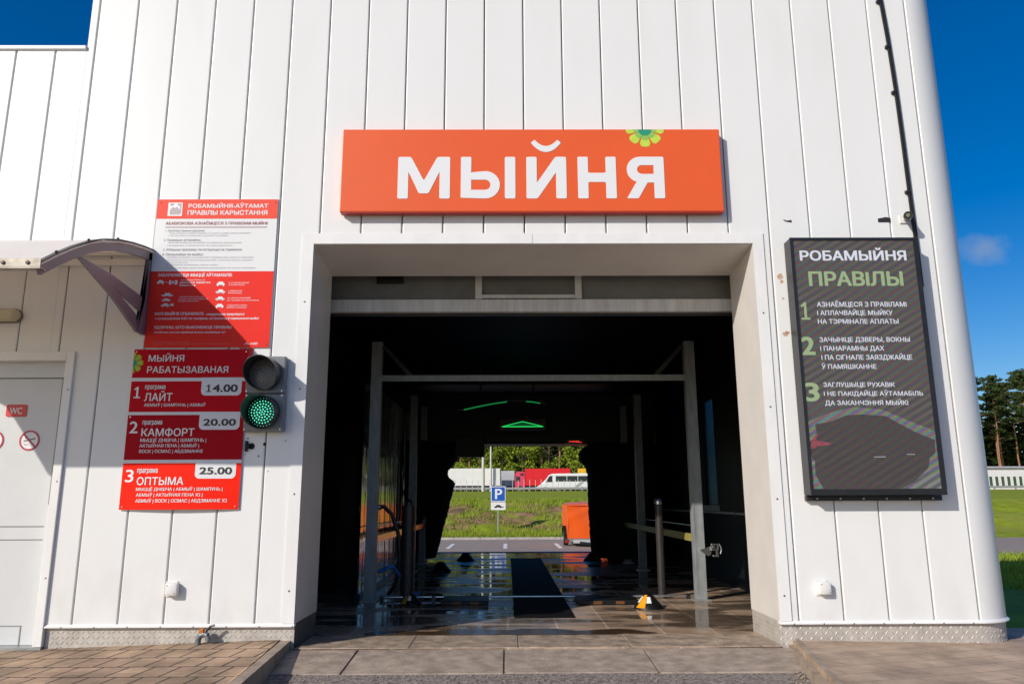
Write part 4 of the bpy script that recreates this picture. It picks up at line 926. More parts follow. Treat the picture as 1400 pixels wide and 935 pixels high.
# ================================================================== SMALL FITTINGS ON THE WALL
tl = thing('traffic_light', 'grey two lamp traffic light showing green, mounted beside the price list', 'traffic light', (-1.86, -.04, 1.86))
TG = M('traffic_light_grey', (.20, .205, .21), .42, var=.1, vs=9)
TX0, TX1 = -2.015, -1.712
hs = MB().box(TX0, TX1, -.072, -.004, 1.858, 2.148, .010).build('housing', TG, tl)
hs2 = MB().box(TX0+.004, TX1+.004, -.072, -.004, 1.565, 1.854, .010).build('housing', TG, tl)
mb = MB(); mb.box(TX0-.01, TX1-.02, -.010, -.001, 1.70, 2.0); mb.build('back_plate', BLACKM, tl)
for q, (cz, par) in enumerate(((2.006, hs), (1.712, hs2))):
    cx = -1.866+.003*q; mb = MB(); n = 40; ro, ri = .128, .122
    def rim(i, r, y): a = 2*math.pi*i/n; return (cx+r*math.cos(a), y, cz-.008*(-y-.07)/.17+r*math.sin(a)*1.0)
    def front(i):
        a = 2*math.pi*i/n; return -.085-.185*(.5+.5*math.sin(a))**.55
    for i in range(n):
        j = (i+1) % n
        mb.face([rim(i, ro, -.070), rim(j, ro, -.070), rim(j, ro, front(j)), rim(i, ro, front(i))])
        mb.face([rim(i, ri, -.070), rim(i, ri, front(i)), rim(j, ri, front(j)), rim(j, ri, -.070)])
        mb.face([rim(i, ro, front(i)), rim(j, ro, front(j)), rim(j, ri, front(j)), rim(i, ri, front(i))])
    mb.build('visor', M('visor_black', (.03, .03, .032), .4), par, recalc=False)
    mb = MB(); mb.lathe((cx, -.073, cz), [(.121, 0), (.121, -.004), (.10, -.012), (.05, -.018), (0, -.02)], 32, 'Y')
    ln = mb.build('lens', M('dull_lens', (.16, .15, .145), .3, var=.25, vs=70) if q == 0 else M('dark_lens', (.008, .02, .018), .3), par, smooth=True)
    mb = MB()
    for (r, k) in ((0, 1), (.021, 6), (.042, 12), (.063, 18), (.084, 24), (.104, 29)):
        for i in range(k):
            a = 2*math.pi*i/k+r*13; mb.lathe((cx+r*math.cos(a), -.094+r*r*1.5, cz+r*math.sin(a)), [(.0062, .004), (.0058, -.003), (.003, -.0052)], 8, 'Y')
    if q: mb.build('led_dot', M('green_led', (.1, .5, .35), .3, emit=(.09, .82, .52), es=1.35), ln)
    else: mb.build('led_dot', M('unlit_led', (.10, .09, .085), .3), ln)
    mb = MB()
    for dx in (-.135, .135):
        for dz in (-.13, .13): mb.lathe((cx+dx, -.0722, cz+dz), [(.006, 0), (.005, -.003)], 8, 'Y')
    mb.build_each('screw', CHROME, par)
mb = MB(); mb.box(-2.005, -1.985, -.02, -.001, 1.42, 1.50, .003); mb.tube((-1.99, -.012, 1.46), (-1.968, -.012, 1.46), .02, .02, 12); tag(mb.build('cable_gland', BLACK, org=(-1.99, -.01, 1.46)), 'round black cable gland sticking out at the price list edge below the traffic light', 'cable gland')

def socket_box(x, z, label):
    o = thing('junction_box', label, 'junction box', (x, -.03, z), 'small white boxes low on the wall')
    MB().box(x-.045, x+.045, -.055, -.001, z-.045, z+.045, .012).build('cover', WHITE_P, o, smooth=True)
    m = MB(); m.box(x-.055, x+.03, -.010, -.0015, z-.055, z+.055, .003); m.build('base', WHITE_P, o)
    m = MB(); m.lathe((x-.028, -.0555, z+.028), [(.005, 0), (.004, -.002)], 8, 'Y'); m.lathe((x+.028, -.0555, z-.028), [(.005, 0), (.004, -.002)], 8, 'Y'); m.build('screw', M('grey_screw', (.4, .4, .4), .4, .6), o)
socket_box(-2.462, .418, 'small white junction box low on the wall under the price list'); socket_box(2.338, .405, 'small white junction box low on the wall under the LED screen')
cam = thing('security_camera', 'small dark round security camera fixed just above the LED screen', 'camera', (3.27, -.05, 3.29))
mb = MB(); mb.box(3.22, 3.29, -.012, -.001, 3.25, 3.32, .004); mb.tube((3.262, -.01, 3.285), (3.258, -.05, 3.285), .016); mb.build('mount', WHITE_P, cam)
mb = MB(); mb.tube((3.268, -.04, 3.296), (3.222, -.135, 3.270), .030, .030, 16); mb.tube((3.222, -.135, 3.270), (3.2155, -.148, 3.2665), .034, .032, 16); mb.build('body', BLACKM, cam, smooth=True)
mb = MB(); mb.tube((3.2152, -.1486, 3.2663), (3.2142, -.1506, 3.2657), .015, .013, 12); mb.build('lens', M('camera_glass', (.20, .19, .12), .1), cam)
cb = thing('wall_cable', 'black cable clipped down the white wall from the roof to the LED screen', 'cable', (3.3, -.02, 4.5))
mb = MB(); pts = [(3.215, -.014, 6.55), (3.243, -.014, 5.6), (3.263, -.014, 5.3), (3.285, -.014, 4.95), (3.304, -.014, 4.43), (3.312, -.014, 4.0), (3.318, -.014, 3.45), (3.324, -.014, 3.15), (3.322, -.02, 2.7), (3.30, -.03, 2.3), (3.268, -.05, 2.15)]
mb.path(pts, .0095, 8); mb.path([(x+.019, y-.001, z+.01) for x, y, z in pts[:-2]], .007, 8); mb.build('sheath', BLACK, cb, smooth=True)
mb = MB()
for x, z in ((3.258, 5.29), (3.30, 4.42), (3.316, 3.52), (3.29, 4.85)): mb.box(x-.028, x+.012, -.028, -.001, z-.012, z+.012, .004)
mb.build_each('clip', BLACKM, cb)
lamp = thing('wall_lamp', 'oblong yellowed bulkhead lamp on the wall above the WC door', 'lamp', (-4.05, -.03, 2.485))
mb = MB(); mb.prism([(-4.28+.055*math.cos(R(a)), 2.487+.055*math.sin(R(a))) for a in range(90, 271, 15)]+[(-3.885+.055*math.cos(R(a)), 2.487+.055*math.sin(R(a))) for a in range(-90, 91, 15)], -.022, -.001, 'xz'); mb.build('base', M('lamp_base', (.20, .17, .13), .5), lamp)
mb = MB(); n = 16
rings = []
for (k, y) in ((1, -.022), (.97, -.05), (.82, -.072), (.5, -.086), (.12, -.09)):
    rings.append([mb.bm.verts.new((p[0], y, p[1])) for p in [(-4.28+.047*k*math.cos(R(a)), 2.487+.047*k*math.sin(R(a))) for a in range(90, 271, 15)]+[(-3.885+.047*k*math.cos(R(a)), 2.487+.047*k*math.sin(R(a))) for a in range(-90, 91, 15)]])
for a, b in zip(rings, rings[1:]):
    for i in range(len(a)): mb.bm.faces.new([a[i], a[(i+1) % len(a)], b[(i+1) % len(a)], b[i]])
mb.bm.faces.new(rings[-1]); mb.build('diffuser', M('yellowed_diffuser', (.58, .53, .36), .4, var=.06, vs=9), lamp, smooth=True)
# notices on the WC door
DY = .0785
RN = M('notice_red', (.62, .035, .04), .4); RR = M('notice_crimson', (.50, .015, .06), .4)
o = thing('wc_sign', 'small red plate lettered WC stuck on the grey door', 'sign', (-3.835, DY, 1.748))
mb = MB(); mb.prism(rounded([(-3.917, 1.701), (-3.917, 1.796), (-3.757, 1.796), (-3.757, 1.701)], .016), DY, DY-.004, 'xz'); mb.build('plate', RN, o)
mb = MB(); text_into(mb, 'WC', -3.888, -3.792, 1.722, 1.772, DY-.0048, .02); mb.build('lettering', PW, o, recalc=False)
def no_sign(x, z, r, label, kind):
    o = thing('prohibition_sign', label, 'sign', (x, DY, z), 'round prohibition stickers on the WC door')
    m = MB(); m.flat([(x+r*math.cos(2*math.pi*i/32), z+r*math.sin(2*math.pi*i/32)) for i in range(32)], DY-.001); m.build('disc', PW, o, recalc=False)
    m = MB(); n = 36
    for i in range(n):
        a, b = 2*math.pi*i/n, 2*math.pi*(i+1)/n
        m.face([(x+rr*math.cos(t), DY-.0026, z+rr*math.sin(t)) for rr, t in ((r, a), (r, b), (r*.84, b), (r*.84, a))])
    c = r*.87*math.cos(R(45)); k = r*.055
    m.face([(x-c-k, DY-.0026, z+c-k), (x-c+k, DY-.0026, z+c+k), (x+c+k, DY-.0026, z-c+k), (x+c-k, DY-.0026, z-c-k)]); m.build('ring', RR, o, recalc=True)
    m = MB()
    if kind == 'smoke':
        m.flat([(x-.045, z-.012), (x-.045, z+.0), (x+.045, z+.022), (x+.045, z+.010)], DY-.0018)
        m.path([(x-.03, DY-.002, z+.012), (x-.036, DY-.002, z+.028), (x-.025, DY-.002, z+.038)], .002, 5); m.path([(x-.01, DY-.002, z-.03), (x-.03, DY-.002, z-.034), (x-.04, DY-.002, z-.022)], .002, 5)
    else:
        m.flat([(x-.02, z-.03), (x-.02, z+.03), (x+.02, z+.03), (x+.02, z-.03)], DY-.0018)
    m.build('pictogram', M('print_grey'), o, recalc=False)
no_sign(-3.708, 1.516, .078, 'round red ringed no smoking sticker on the grey WC door below the WC plate', 'smoke')
no_sign(-3.985, 1.516, .078, 'round red ringed prohibition sticker at the left picture edge, left of the no smoking sticker', 'other')
# outdoor tap
tp = thing('outdoor_tap', 'small rusty standpipe tap poking out of the pavement by the chequer plate', 'tap', (-2.22, -.05, .04))
mb = MB(); mb.tube((-2.235, -.05, .0), (-2.235, -.05, .035), .030, .026, 12); mb.build('pipe_foot', M('rusty_iron', (.24, .09, .035), .8, var=.4, vs=30), tp)
mb = MB(); mb.path([(-2.235, -.05, .03), (-2.235, -.05, .075), (-2.222, -.052, .10), (-2.19, -.055, .112), (-2.165, -.06, .10), (-2.158, -.06, .07)], .021, 10); mb.build('spout', M('grey_iron', (.20, .21, .22), .5, .5, var=.2, vs=30), tp, smooth=True)
mb = MB(); mb.box(-2.228, -2.192, -.075, -.045, .118, .15, .004); mb.build('valve', M('orange_rust', (.45, .16, .03), .7, var=.3, vs=40), tp)
mb = MB(); mb.path([(-2.185, -.06, .118), (-2.168, -.06, .14), (-2.148, -.06, .165), (-2.12, -.06, .172)], .008, 8); mb.build('handle', BLACKM, tp)

# ================================================================== INSIDE THE WASH TUNNEL
pf = thing('portal_frame', 'galvanised steel portal frame spanning the tunnel just inside the opening', 'frame', (.29, 2.6, 0))
def post_mesh(mb, x, y, z1, wd=.115, dp=.10):
    mb.box(x-wd/2, x+wd/2, y-.006, y+.004, .0, z1); mb.box(x-wd/2, x-wd/2+.007, y+.004, y+dp, .0, z1); mb.box(x+wd/2-.007, x+wd/2, y+.004, y+dp, .0, z1)
    mb.box(x-wd/2+.002, x-wd/2+.02, y-.010, y-.006, .0, z1)
PST = M('post_zinc', (.32, .34, .345), .45, .25, var=.22, vs=9, stretch=(2, 2, .5), rvar=.12)
for x in (-1.475, 2.075):
    mb = MB(); post_mesh(mb, x, 2.6, 2.82); p_ = mb.build('post', PST, pf)
    mb = MB(); mb.box(x-.09, x+.09, 2.55, 2.74, .0, .012); mb.build('base_plate', STEEL, p_)
mb = MB(); mb.box(-1.42, 2.02, 2.585, 2.60, 2.365, 2.432); mb.box(-1.42, 2.02, 2.60, 2.68, 2.425, 2.432); mb.build('beam', PST, pf)
for x, sg_ in ((-1.42, 1), (2.02, -1)):
    mb = MB(); mb.prism([(x, 2.76), (x+sg_*.04, 2.78), (x+sg_*.36, 2.44), (x+sg_*.30, 2.43)], 2.61, 2.64, 'xz'); mb.build('brace', M('shaded_brace', (.035, .035, .035), .6), pf)  # brace colour darkened to hold the shade up under the ceiling
cpl = thing('hose_coupling', 'bright metal clamp coupling bolted to the right portal post', 'clamp', (2.16, 2.57, .50))
mb = MB(); mb.prism([(2.07, .52), (2.19, .555), (2.20, .53), (2.19, .47), (2.16, .455)], 2.575, 2.59, 'xz'); mb.build('arm', CHROME, cpl)
mb = MB(); mb.box(2.19, 2.27, 2.54, 2.57, .57, .585, .003); mb.box(2.19, 2.27, 2.54, 2.57, .515, .53, .003); mb.box(2.19, 2.205, 2.54, 2.57, .53, .57); mb.box(2.255, 2.27, 2.54, 2.57, .53, .57); mb.box(2.205, 2.27, 2.55, 2.575, .45, .468, .003); mb.box(2.245, 2.262, 2.55, 2.575, .468, .515); mb.tube((2.215, 2.53, .55), (2.215, 2.58, .55), .014)
mb.build('clamp', CHROME, cpl)
mb = MB(); mb.path([(2.27, 2.55, .585), (2.292, 2.55, .56), (2.298, 2.55, .52), (2.285, 2.55, .48)], .008); mb.build('handle', CHROME, cpl)
sp_labels = ['steel post carrying the left guide rail, middle of the left row', 'steel post carrying the yellowish right guide rail, middle of the right row', 'rearmost steel post of the left guide rail beside the brushes', 'rearmost steel post of the right guide rail beside the brushes']
for (x, y), lb in zip(((-1.475, 6.15), (2.075, 6.15), (-1.475, 7.65), (2.075, 7.65)), sp_labels):
    mb = MB(); post_mesh(mb, x, y, 2.7); o = thing('steel_post', lb, 'post', (x, y, 0), 'steel posts along the tunnel walls'); mb.build('post', M('shaded_post', (.17, .18, .185), .45, .3, var=.2, vs=9), o)  # darker copy of the portal steel, tunnel shade put into its colour
    mb = MB(); mb.box(x-.09, x+.09, y-.05, y+.14, .0, .012); mb.build('base_plate', STEEL, o)
WOOD = M('orange_brown_rail', (.90, .45, .20), .24, .85, var=.25, vs=6, stretch=(1, .3, 1)); YEL = M('yellowish_rail', (.36, .31, .07), .5, var=.2, vs=6, stretch=(1, .3, 1))
for x, mt, lb, sgn in ((-1.44, WOOD, 'orange brown guide rail along the left tunnel wall', 1), (2.04, YEL, 'dull yellow guide rail along the right tunnel wall', -1)):
    o = thing('guide_rail', lb, 'rail', (x, 5.7, .64), 'guide rails inside the tunnel')
    mb = MB(); mb.box(x-.02, x+.02, 2.70, 7.7, .602, .682, .004); mb.build('rail', mt, o)
    for y in (2.72, 6.2, 7.62):
        m2 = MB(); m2.box(x-sgn*.06, x-sgn*.02, y-.03, y+.03, .61, .67); m2.build('bracket', STEEL, o)
    m2 = MB(); m2.tube((x-sgn*.09, 2.7, .76), (x-sgn*.09, 7.7, .76), .008); m2.build('hose_line', CHROME, o)
# ribbed wet splash panels on the left wall, mirror-like at a grazing angle
def gloss_mat():
    m = M('wet_splash_panel', (.62, .62, .63), .09, 1., spec=.9); nt = m.node_tree; N = nt.nodes; K = nt.links; b = N['Principled BSDF']
    tc = N.new('ShaderNodeTexCoord'); mp = N.new('ShaderNodeMapping'); mp.inputs['Scale'].default_value = (1, 1, .12); K.new(tc.outputs['Object'], mp.inputs[0])
    n = N.new('ShaderNodeTexNoise'); n.inputs['Scale'].default_value = 4.5; n.inputs['Detail'].default_value = 4; K.new(mp.outputs[0], n.inputs['Vector'])
    bp = N.new('ShaderNodeBump'); bp.inputs['Strength'].default_value = .45; bp.inputs['Distance'].default_value = .05; K.new(n.outputs[0], bp.inputs['Height']); K.new(bp.outputs[0], b.inputs['Normal']); b.inputs['Coat Roughness'].default_value = .05
    K.new(bp.outputs[0], b.inputs['Coat Normal'])
    return m
GL = gloss_mat()
for y0, y1, lb in ((2.75, 6.05, 'glossy black splash panel behind the left guide rail, nearer the opening'), (6.30, 7.60, 'glossy black splash panel behind the left guide rail, farther in')):
    o = thing('splash_panel', lb, 'panel', (-1.62, (y0+y1)/2, 1.2), 'splash panels on the left wall')
    MB().box(-1.64, -1.62, y0, y1, .06, 2.45).build('sheet', GL, o)
    m = MB(); m.box(-1.66, -1.60, y0, y1, .0, .058); m.build('bottom_channel', BLACKM, o)
for x, lb in ((1.69, 'slim black sensor post with a metal cap right of the drain mat, lower half sunlit'), (-1.10, 'black sensor post with a round cap in the shade left of the drain mat')):
    o = thing('sensor_post', lb, 'post', (x, 2.8, 0), 'sensor posts inside the opening')
    mb = MB(); mb.tube((x, 2.8, .03), (x, 2.8, 1.0), .043 if x > 0 else .07, .043 if x > 0 else .07, 16); mb.build('tube', M('sensor_tube', (.035, .03, .028), .42, var=.3, vs=12), o, smooth=True)
    mb = MB(); mb.lathe((x, 2.8, 1.0), [(.045, 0), (.047, .02), (.042, .045), (.025, .065), (.004, .07)], 18); mb.build('cap', CHROME if x > 0 else BLACKM, o, smooth=True)
    mb = MB(); mb.tube((x, 2.8, 0), (x, 2.8, .03), .022, .022, 12); mb.build('foot', STEEL, o)
HOSE = M('hose_rubber', (.012, .012, .012), .4)
o = thing('wash_hose', 'black hose drooping from the left portal post to the floor', 'hose', (-1.35, 2.75, .4))
mb = MB(); mb.path([(-1.41, 2.70, .98), (-1.36, 2.70, .99), (-1.27, 2.72, .90), (-1.20, 2.74, .70), (-1.18, 2.76, .42), (-1.22, 2.78, .16), (-1.30, 2.80, .05)], .022, 10); mb.build('hose', HOSE, o, smooth=True)
mb = MB(); mb.tube((-1.43, 2.70, .98), (-1.39, 2.70, .982), .03); mb.build('connector', CHROME, o)
o = thing('blue_hose', 'short blue hose lying by the foot of the left portal post', 'hose', (-1.3, 2.9, .1))
mb = MB(); mb.path([(-1.40, 2.66, .30), (-1.32, 2.66, .33), (-1.24, 2.70, .36)], .020, 10); mb.path([(-1.24, 2.70, .36), (-1.16, 2.80, .22), (-1.14, 2.88, .05), (-1.0, 3.1, .025)], .016, 8); mb.build('hose', M('blue_rubber', (.03, .16, .50), .4), o, smooth=True)
for y, lb in ((3.6, 'first grey pipe run along the dark right wall'),):
    o = thing('wall_pipe', 'grey pipe run along the dark right wall above the yellowish rail', 'pipe', (2.74, 5, 1.2))
    mb = MB(); mb.tube((2.74, 1.2, .885), (2.74, 8.6, .885), .018); mb.tube((2.74, 2.2, .885), (2.74, 2.2, 2.6), .018); mb.build('pipe', STEEL, o)
    mb = MB()
    for yy in (1.6, 3.4, 5.2, 7.0): mb.box(2.72, 2.798, yy-.02, yy+.02, .86, .91)
    mb.build_each('clip', BLACKM, o)
# wheel guides and the cross pipe
CY = M('warning_orange', (.85, .33, .01), .4, var=.08, vs=20)
def wheel_cone(x, y, label, s=1.0, rot=0., stripes=True):
    o = thing('wheel_stop', label, 'wheel stop', (x, y, 0), 'black and orange wheel stops on the tunnel floor')
    mb = MB(); prof_ = [(.150, 0), (.148, .012), (.105, .055), (.060, .110), (.040, .125)]
    mb.lathe((x, y, .0), [(r*s, h*s) for r, h in prof_], 20); mb.build('body', BLACK, o, smooth=True)
    if not stripes: return
    for col, a0, a1, nm in ((CY, 205, 245, 'orange_stripe'), (PW, 248, 275, 'white_stripe'), (PW, 176, 202, 'white_stripe')):
        mb = MB(); n = 5
        for (ra, ha), (rb_, hb) in zip(prof_[1:], prof_[2:]):
            for i in range(n):
                t0, t1 = R(lerp(a0, a1, i/n)+rot), R(lerp(a0, a1, (i+1)/n)+rot); k = s*1.02
                if nm == 'white_stripe' and (hb > .115 or ha < .02): continue
                mb.face([(x+ra*k*math.cos(t0), y+ra*k*math.sin(t0), ha*s+.003), (x+ra*k*math.cos(t1), y+ra*k*math.sin(t1), ha*s+.003), (x+rb_*k*math.cos(t1), y+rb_*k*math.sin(t1), hb*s+.003), (x+rb_*k*math.cos(t0), y+rb_*k*math.sin(t0), hb*s+.003)])
        mb.build(nm, col, o)
wheel_cone(1.40, 2.02, 'black wheel stop with an orange and white stripe, in the sun beside the sensor post')
wheel_cone(-.75, 8.3, 'black wheel stop on the shiny wet floor at the far left end of the tunnel', 1.1, 0, False)
wheel_cone(-1.02, 6.2, 'black wheel stop in shade against the left wheel track', 1.1, 0, False)
wheel_cone(1.52, 8.2, 'black wheel stop at the far right end of the tunnel floor', 1.1, 0, False)
wheel_cone(-1.0, 2.4, 'black wheel stop with orange and white stripes in deep shade near the left sensor post', .75)
o = thing('floor_pipe', 'thin bright metal pipe lying across the tunnel floor', 'pipe', (.28, 2.75, .03))
mb = MB(); mb.tube((-1.38, 2.75, .03), (1.98, 2.75, .03), .012, .012, 10); mb.build('tube', CHROME, o)
mb = MB()
for x in (-1.36, -.8, 1.5, 1.96): mb.box(x-.02, x+.02, 2.72, 2.78, .0, .045)
mb.build_each('clip', BLACKM, o)
for x0, x1, lb in ((-.68, -.20, 'black wheel plate with orange marks left of the drain mat in front of the pipe'), (.72, 1.34, 'black wheel plate with orange marks right of the drain mat in front of the pipe')):
    o = thing('wheel_plate', lb, 'plate', ((x0+x1)/2, 2.35, 0), 'wheel plates before the floor pipe')
    mb = MB(); mb.box(x0, x1, 2.24, 2.62, .004, .05, .006); mb.build('plate', BLACK, o)
    mb = MB()
    for k in (.25, .62): mb.box(lerp(x0, x1, k), lerp(x0, x1, k)+.09, 2.2365, 2.2395, .012, .042)
    mb.build_each('orange_mark', M('dark_orange', (.13, .05, .01), .6, var=.3, vs=20), o)  # marks in a much darkened orange
# the brush gantry near the far end
gt = thing('wash_gantry', 'black wash gantry with side brushes and a green arrow lamp deep in the tunnel', 'wash machine', (.3, 8.3, 0))
mb = MB(); mb.box(-2.1, 2.7, 8.0, 8.7, 2.06, 3.0, .03); mb.build('top_beam', BLACK, gt)
for x0, x1 in ((-2.1, -1.72), (2.32, 2.7)):
    mb = MB(); mb.box(x0, x1, 8.0, 8.7, .02, 2.06, .02); mb.build('side_column', BLACK, gt)
FUZZ = M('brush_bristle', (.012, .012, .014), .9, var=.4, vs=30, spec=.1)
def brush(x, prof_, name='side_brush'):
    mb = MB(); mb.lathe((x, 8.2, 0), prof_, 40)
    for v in mb.bm.verts:
        d = Vector((v.co.x-x, v.co.y-8.2, 0)); k = 1+random.uniform(-.012, .010); v.co.x = x+d.x*k; v.co.y = 8.2+d.y*k
    b_ = mb.build(name, FUZZ, gt)
    m2 = MB(); m2.tube((x, 8.2, .02), (x, 8.2, 2.2), .05); m2.build('shaft', BLACKM, b_)
def dens(pr):
    out = []
    for (r0, h0), (r1, h1) in zip(pr, pr[1:]):
        for i in range(6): t = i/6; out.append((lerp(r0, r1, t)-(.005 if i % 2 else 0), lerp(h0, h1, t)))
    return out+[pr[-1]]
brush(-1.72, dens([(.44, .06), (.50, .25), (.567, .54), (.66, .90), (.755, 1.30), (.775, 1.36), (.74, 1.41), (.655, 1.47), (.635, 1.53), (.65, 1.59), (.71, 1.67), (.79, 1.76), (.84, 1.86), (.86, 1.96), (.85, 2.08)]))
brush(2.10, dens([(.60, .06), (.62, .5), (.63, .84), (.64, 1.3), (.635, 1.56), (.70, 1.68), (.765, 1.76), (.79, 1.83), (.785, 1.90), (.74, 1.97), (.64, 2.04)]))
mb = MB(); mb.box(-.95, -.41, 7.9, 8.05, 1.822, 2.2, .01); mb.build('dryer_nozzle', BLACK, gt)
GRN = M('green_arrow_light', (.02, .3, .08), .4, emit=(.02, .80, .13), es=1.0)
mb = MB(); mb.box(-.14, .69, 7.44, 7.50, 2.24, 2.46, .01); lmp = mb.build('lamp_housing', BLACKM, gt)
mb = MB(); y = 7.436
def stroke(a, b, wd):
    a, b = Vector((a[0], 0, a[1])), Vector((b[0], 0, b[1])); n = Vector((-(b-a).z, 0, (b-a).x)).normalized()*wd/2
    mb.face([(p.x, y, p.z) for p in (a+n, a-n, b-n, b+n)])
stroke((-.085, 2.318), (.27, 2.405), .012); stroke((.27, 2.405), (.63, 2.318), .012); mb.face([(-.10, y, 2.309), (.645, y, 2.309), (.56, y, 2.325), (-.015, y, 2.325)])
mb.build('arrow_light', GRN, lmp, recalc=False)
mb = MB(); y = 7.437; mb.flat([(.0, 2.329), (.54, 2.329), (.27, 2.395)], y); mb.build('arrow_field', M('dim_green', (.01, .06, .02), .4, emit=(.0, .10, .035), es=.5), lmp, recalc=False)
RL = M('red_lamp', (.4, .02, .01), .4, emit=(.95, .05, .02), es=1.0)
mb = MB(); mb.box(1.02, 1.34, 7.46, 7.52, 2.02, 2.10, .008); l2 = mb.build('lamp_housing', BLACKM, gt)
mb = MB(); mb.flat([(1.08, 2.063), (1.26, 2.068), (1.255, 2.052), (1.31, 2.045), (1.30, 2.035), (1.20, 2.047), (1.08, 2.050)], 7.456); mb.build('red_light', RL, l2, recalc=False)
mb = MB(); mb.lathe((1.045, 7.458, 2.06), [(.024, 0), (.016, -.004)], 12, 'Y'); mb.build('indicator', M('dim_indicator', (.10, .13, .07), .4), l2)
# green LED reflections at the ceiling, built as glowing arched tubes
st = thing('green_reflection', 'thin green arcs of LED reflection at the dark ceiling, built as two glowing tubes', 'reflection', (.1, 5.5, 2.46))
for pts in (((-.65, 2.385), (-.5, 2.418), (-.32, 2.455), (-.15, 2.485), (.0, 2.505)), ((.29, 2.507), (.38, 2.502), (.50, 2.480))):
    mb = MB(); mb.path([(x, 5.5, z) for x, z in pts], .009, 8); tb = mb.build('tube', M('green_reflection_glow', (.01, .15, .05), .4, emit=(.008, .30, .07), es=.62), st)
mb = MB(); mb.path([(-.75, 5.53, 2.38), (-.4, 5.53, 2.46), (0, 5.53, 2.525), (.3, 5.53, 2.527), (.6, 5.53, 2.48)], .012, 6); mb.tube((-.4, 5.53, 2.46), (-.4, 5.53, 3.18), .012); mb.tube((.4, 5.53, 2.51), (.4, 5.53, 3.18), .012); mb.build('carrier', BLACKM, st)

# ================================================================== BEHIND THE WASH: PARKING, SIGN, TRAILER
ps = thing('parking_sign', 'blue square P parking sign above a small white plate with a towed car', 'road sign', (-.36, 25.2, -.22))
BLU = M('sign_blue', (.012, .10, .46), .4)
sy = 25.2
def FX(px): return (px-697)/1037*(sy+5.87)
zc = lambda pyv: 1.04-(pyv-685)/1055*(sy+5.87)
mb = MB(); mb.tube((-.36, sy+.03, -.3), (-.36, sy+.03, 1.62), .028, .028, 10); mb.build('pole', M('sign_pole', (.42, .42, .42), .4, .5), ps)
MB().box(-.655, -.065, sy, sy+.012, 1.03, 1.63, .004).build('plate', PW, ps)
mb = MB(); mb.box(-.625, -.095, sy-.003, sy+.0, 1.06, 1.60); mb.build('blue_field', BLU, ps)
mb = MB(); text_into(mb, 'P', -.49, -.20, 1.13, 1.53, sy-.0045, .03); mb.build('lettering', PW, ps, recalc=False)
MB().box(-.655, -.065, sy, sy+.012, .70, 1.005, .004).build('plate', PW, ps)
mb = MB(); car_icon(mb, -.53, .78, .33, .12, 'side', sy-.003); mb.flat([(-.22, .79), (-.22, .81), (-.14, .84), (-.14, .81)], sy-.003); mb.build('pictogram', PK, ps, recalc=False)
# covered trailer
tr = thing('covered_trailer', 'small trailer under an orange tarpaulin parked at the right edge of the tunnel view', 'trailer', (2.5, 19.4, -.35))
TARP = M('orange_tarpaulin', (.86, .115, .008), .38, var=.06, vs=3, bump=.35, bs=7)
mb = MB(); t = bmesh.new(); nx, nz = 14, 10
for i in range(nx+1):
    for j in range(nz+1): pass
def tarp_pt(u, v): return None
x0, x1, y0, y1, z0, z1 = 1.90, 3.40, 18.5, 20.9, -.10, .93
mb = MB()
def gridface(fn, n, m):
    V = [[mb.bm.verts.new(fn(i/n, j/m)) for i in range(n+1)] for j in range(m+1)]
    for j in range(m):
        for i in range(n): mb.bm.faces.new([V[j][i], V[j][i+1], V[j+1][i+1], V[j+1][i]])
wr = lambda u, v, s: .022*math.sin(u*9+v*5+s)*math.sin(v*math.pi)+.010*math.sin((u-v*.6)*11+s+3*math.sin(v*4))*v
gridface(lambda u, v: (lerp(x0, x1, u), y0+wr(u, v, 0)-.03*v*(1-v), lerp(z0, z1, v)), 20, 14)
gridface(lambda u, v: (x0+wr(u, v, 2), lerp(y1, y0, u), lerp(z0, z1, v)), 20, 14); gridface(lambda u, v: (x1+wr(u, v, 4), lerp(y0, y1, u), lerp(z0, z1, v)), 20, 14); gridface(lambda u, v: (lerp(x1, x0, u), y1, lerp(z0, z1, v)), 6, 6)
mb.build('tarpaulin', TARP, tr, smooth=True)
mb = MB(); gridface(lambda u, v: (lerp(x0-.01, x1+.01, u), lerp(y0-.03, y1, v), z1+.012+.07*math.sin(math.pi*u)**.5*min(1, v*1.5)+(.0 if v > 0 else -.05)), 16, 10); mb.build('tarpaulin_top', M('pale_tarpaulin_top', (.74, .17, .11), .5, var=.08, vs=4), tr, smooth=True)  # top sheet in a paler, pinker colour than the sides
mb = MB(); mb.box(x0+.02, x1-.02, y0+.03, y1-.03, -.16, -.085); mb.box(x0-.02, x1+.02, y0-.03, y0+.02, -.17, -.105); mb.box((x0+x1)/2-.04, (x0+x1)/2+.04, y0-.1, y1+.8, -.20, -.165); mb.build('chassis', STEEL, tr)
for x in (x0-.02, x1+.02):
    mb = MB(); mb.lathe((x-.08, 19.3, -.35+.27), [(.16, 0), (.26, .01), (.27, .04), (.27, .12), (.26, .15), (.16, .16)], 24, 'X'); wl = mb.build('wheel', M('tyre_rubber', (.02, .02, .02), .7), tr, smooth=True)
    mb = MB(); mb.lathe((x-.085, 19.3, -.08), [(.02, 0), (.155, .0), (.155, .17), (.02, .17)], 20, 'X'); mb.build('rim', STEEL, wl)
    mb = MB(); mb.prism([(19.3+.33*math.cos(R(a)), -.06+.33*math.sin(R(a))) for a in range(0, 181, 15)]+[(19.3+.31*math.cos(R(a)), -.06+.31*math.sin(R(a))) for a in range(180, -1, -15)], x-.10, x+.10, 'yz'); mb.build('mudguard', BLACK, tr)
mb = MB(); mb.box(2.05, 2.6, y0-.05, y0-.03, -.24, -.14); mb.build('number_plate', M('dull_plate', (.5, .5, .48), .5), tr)
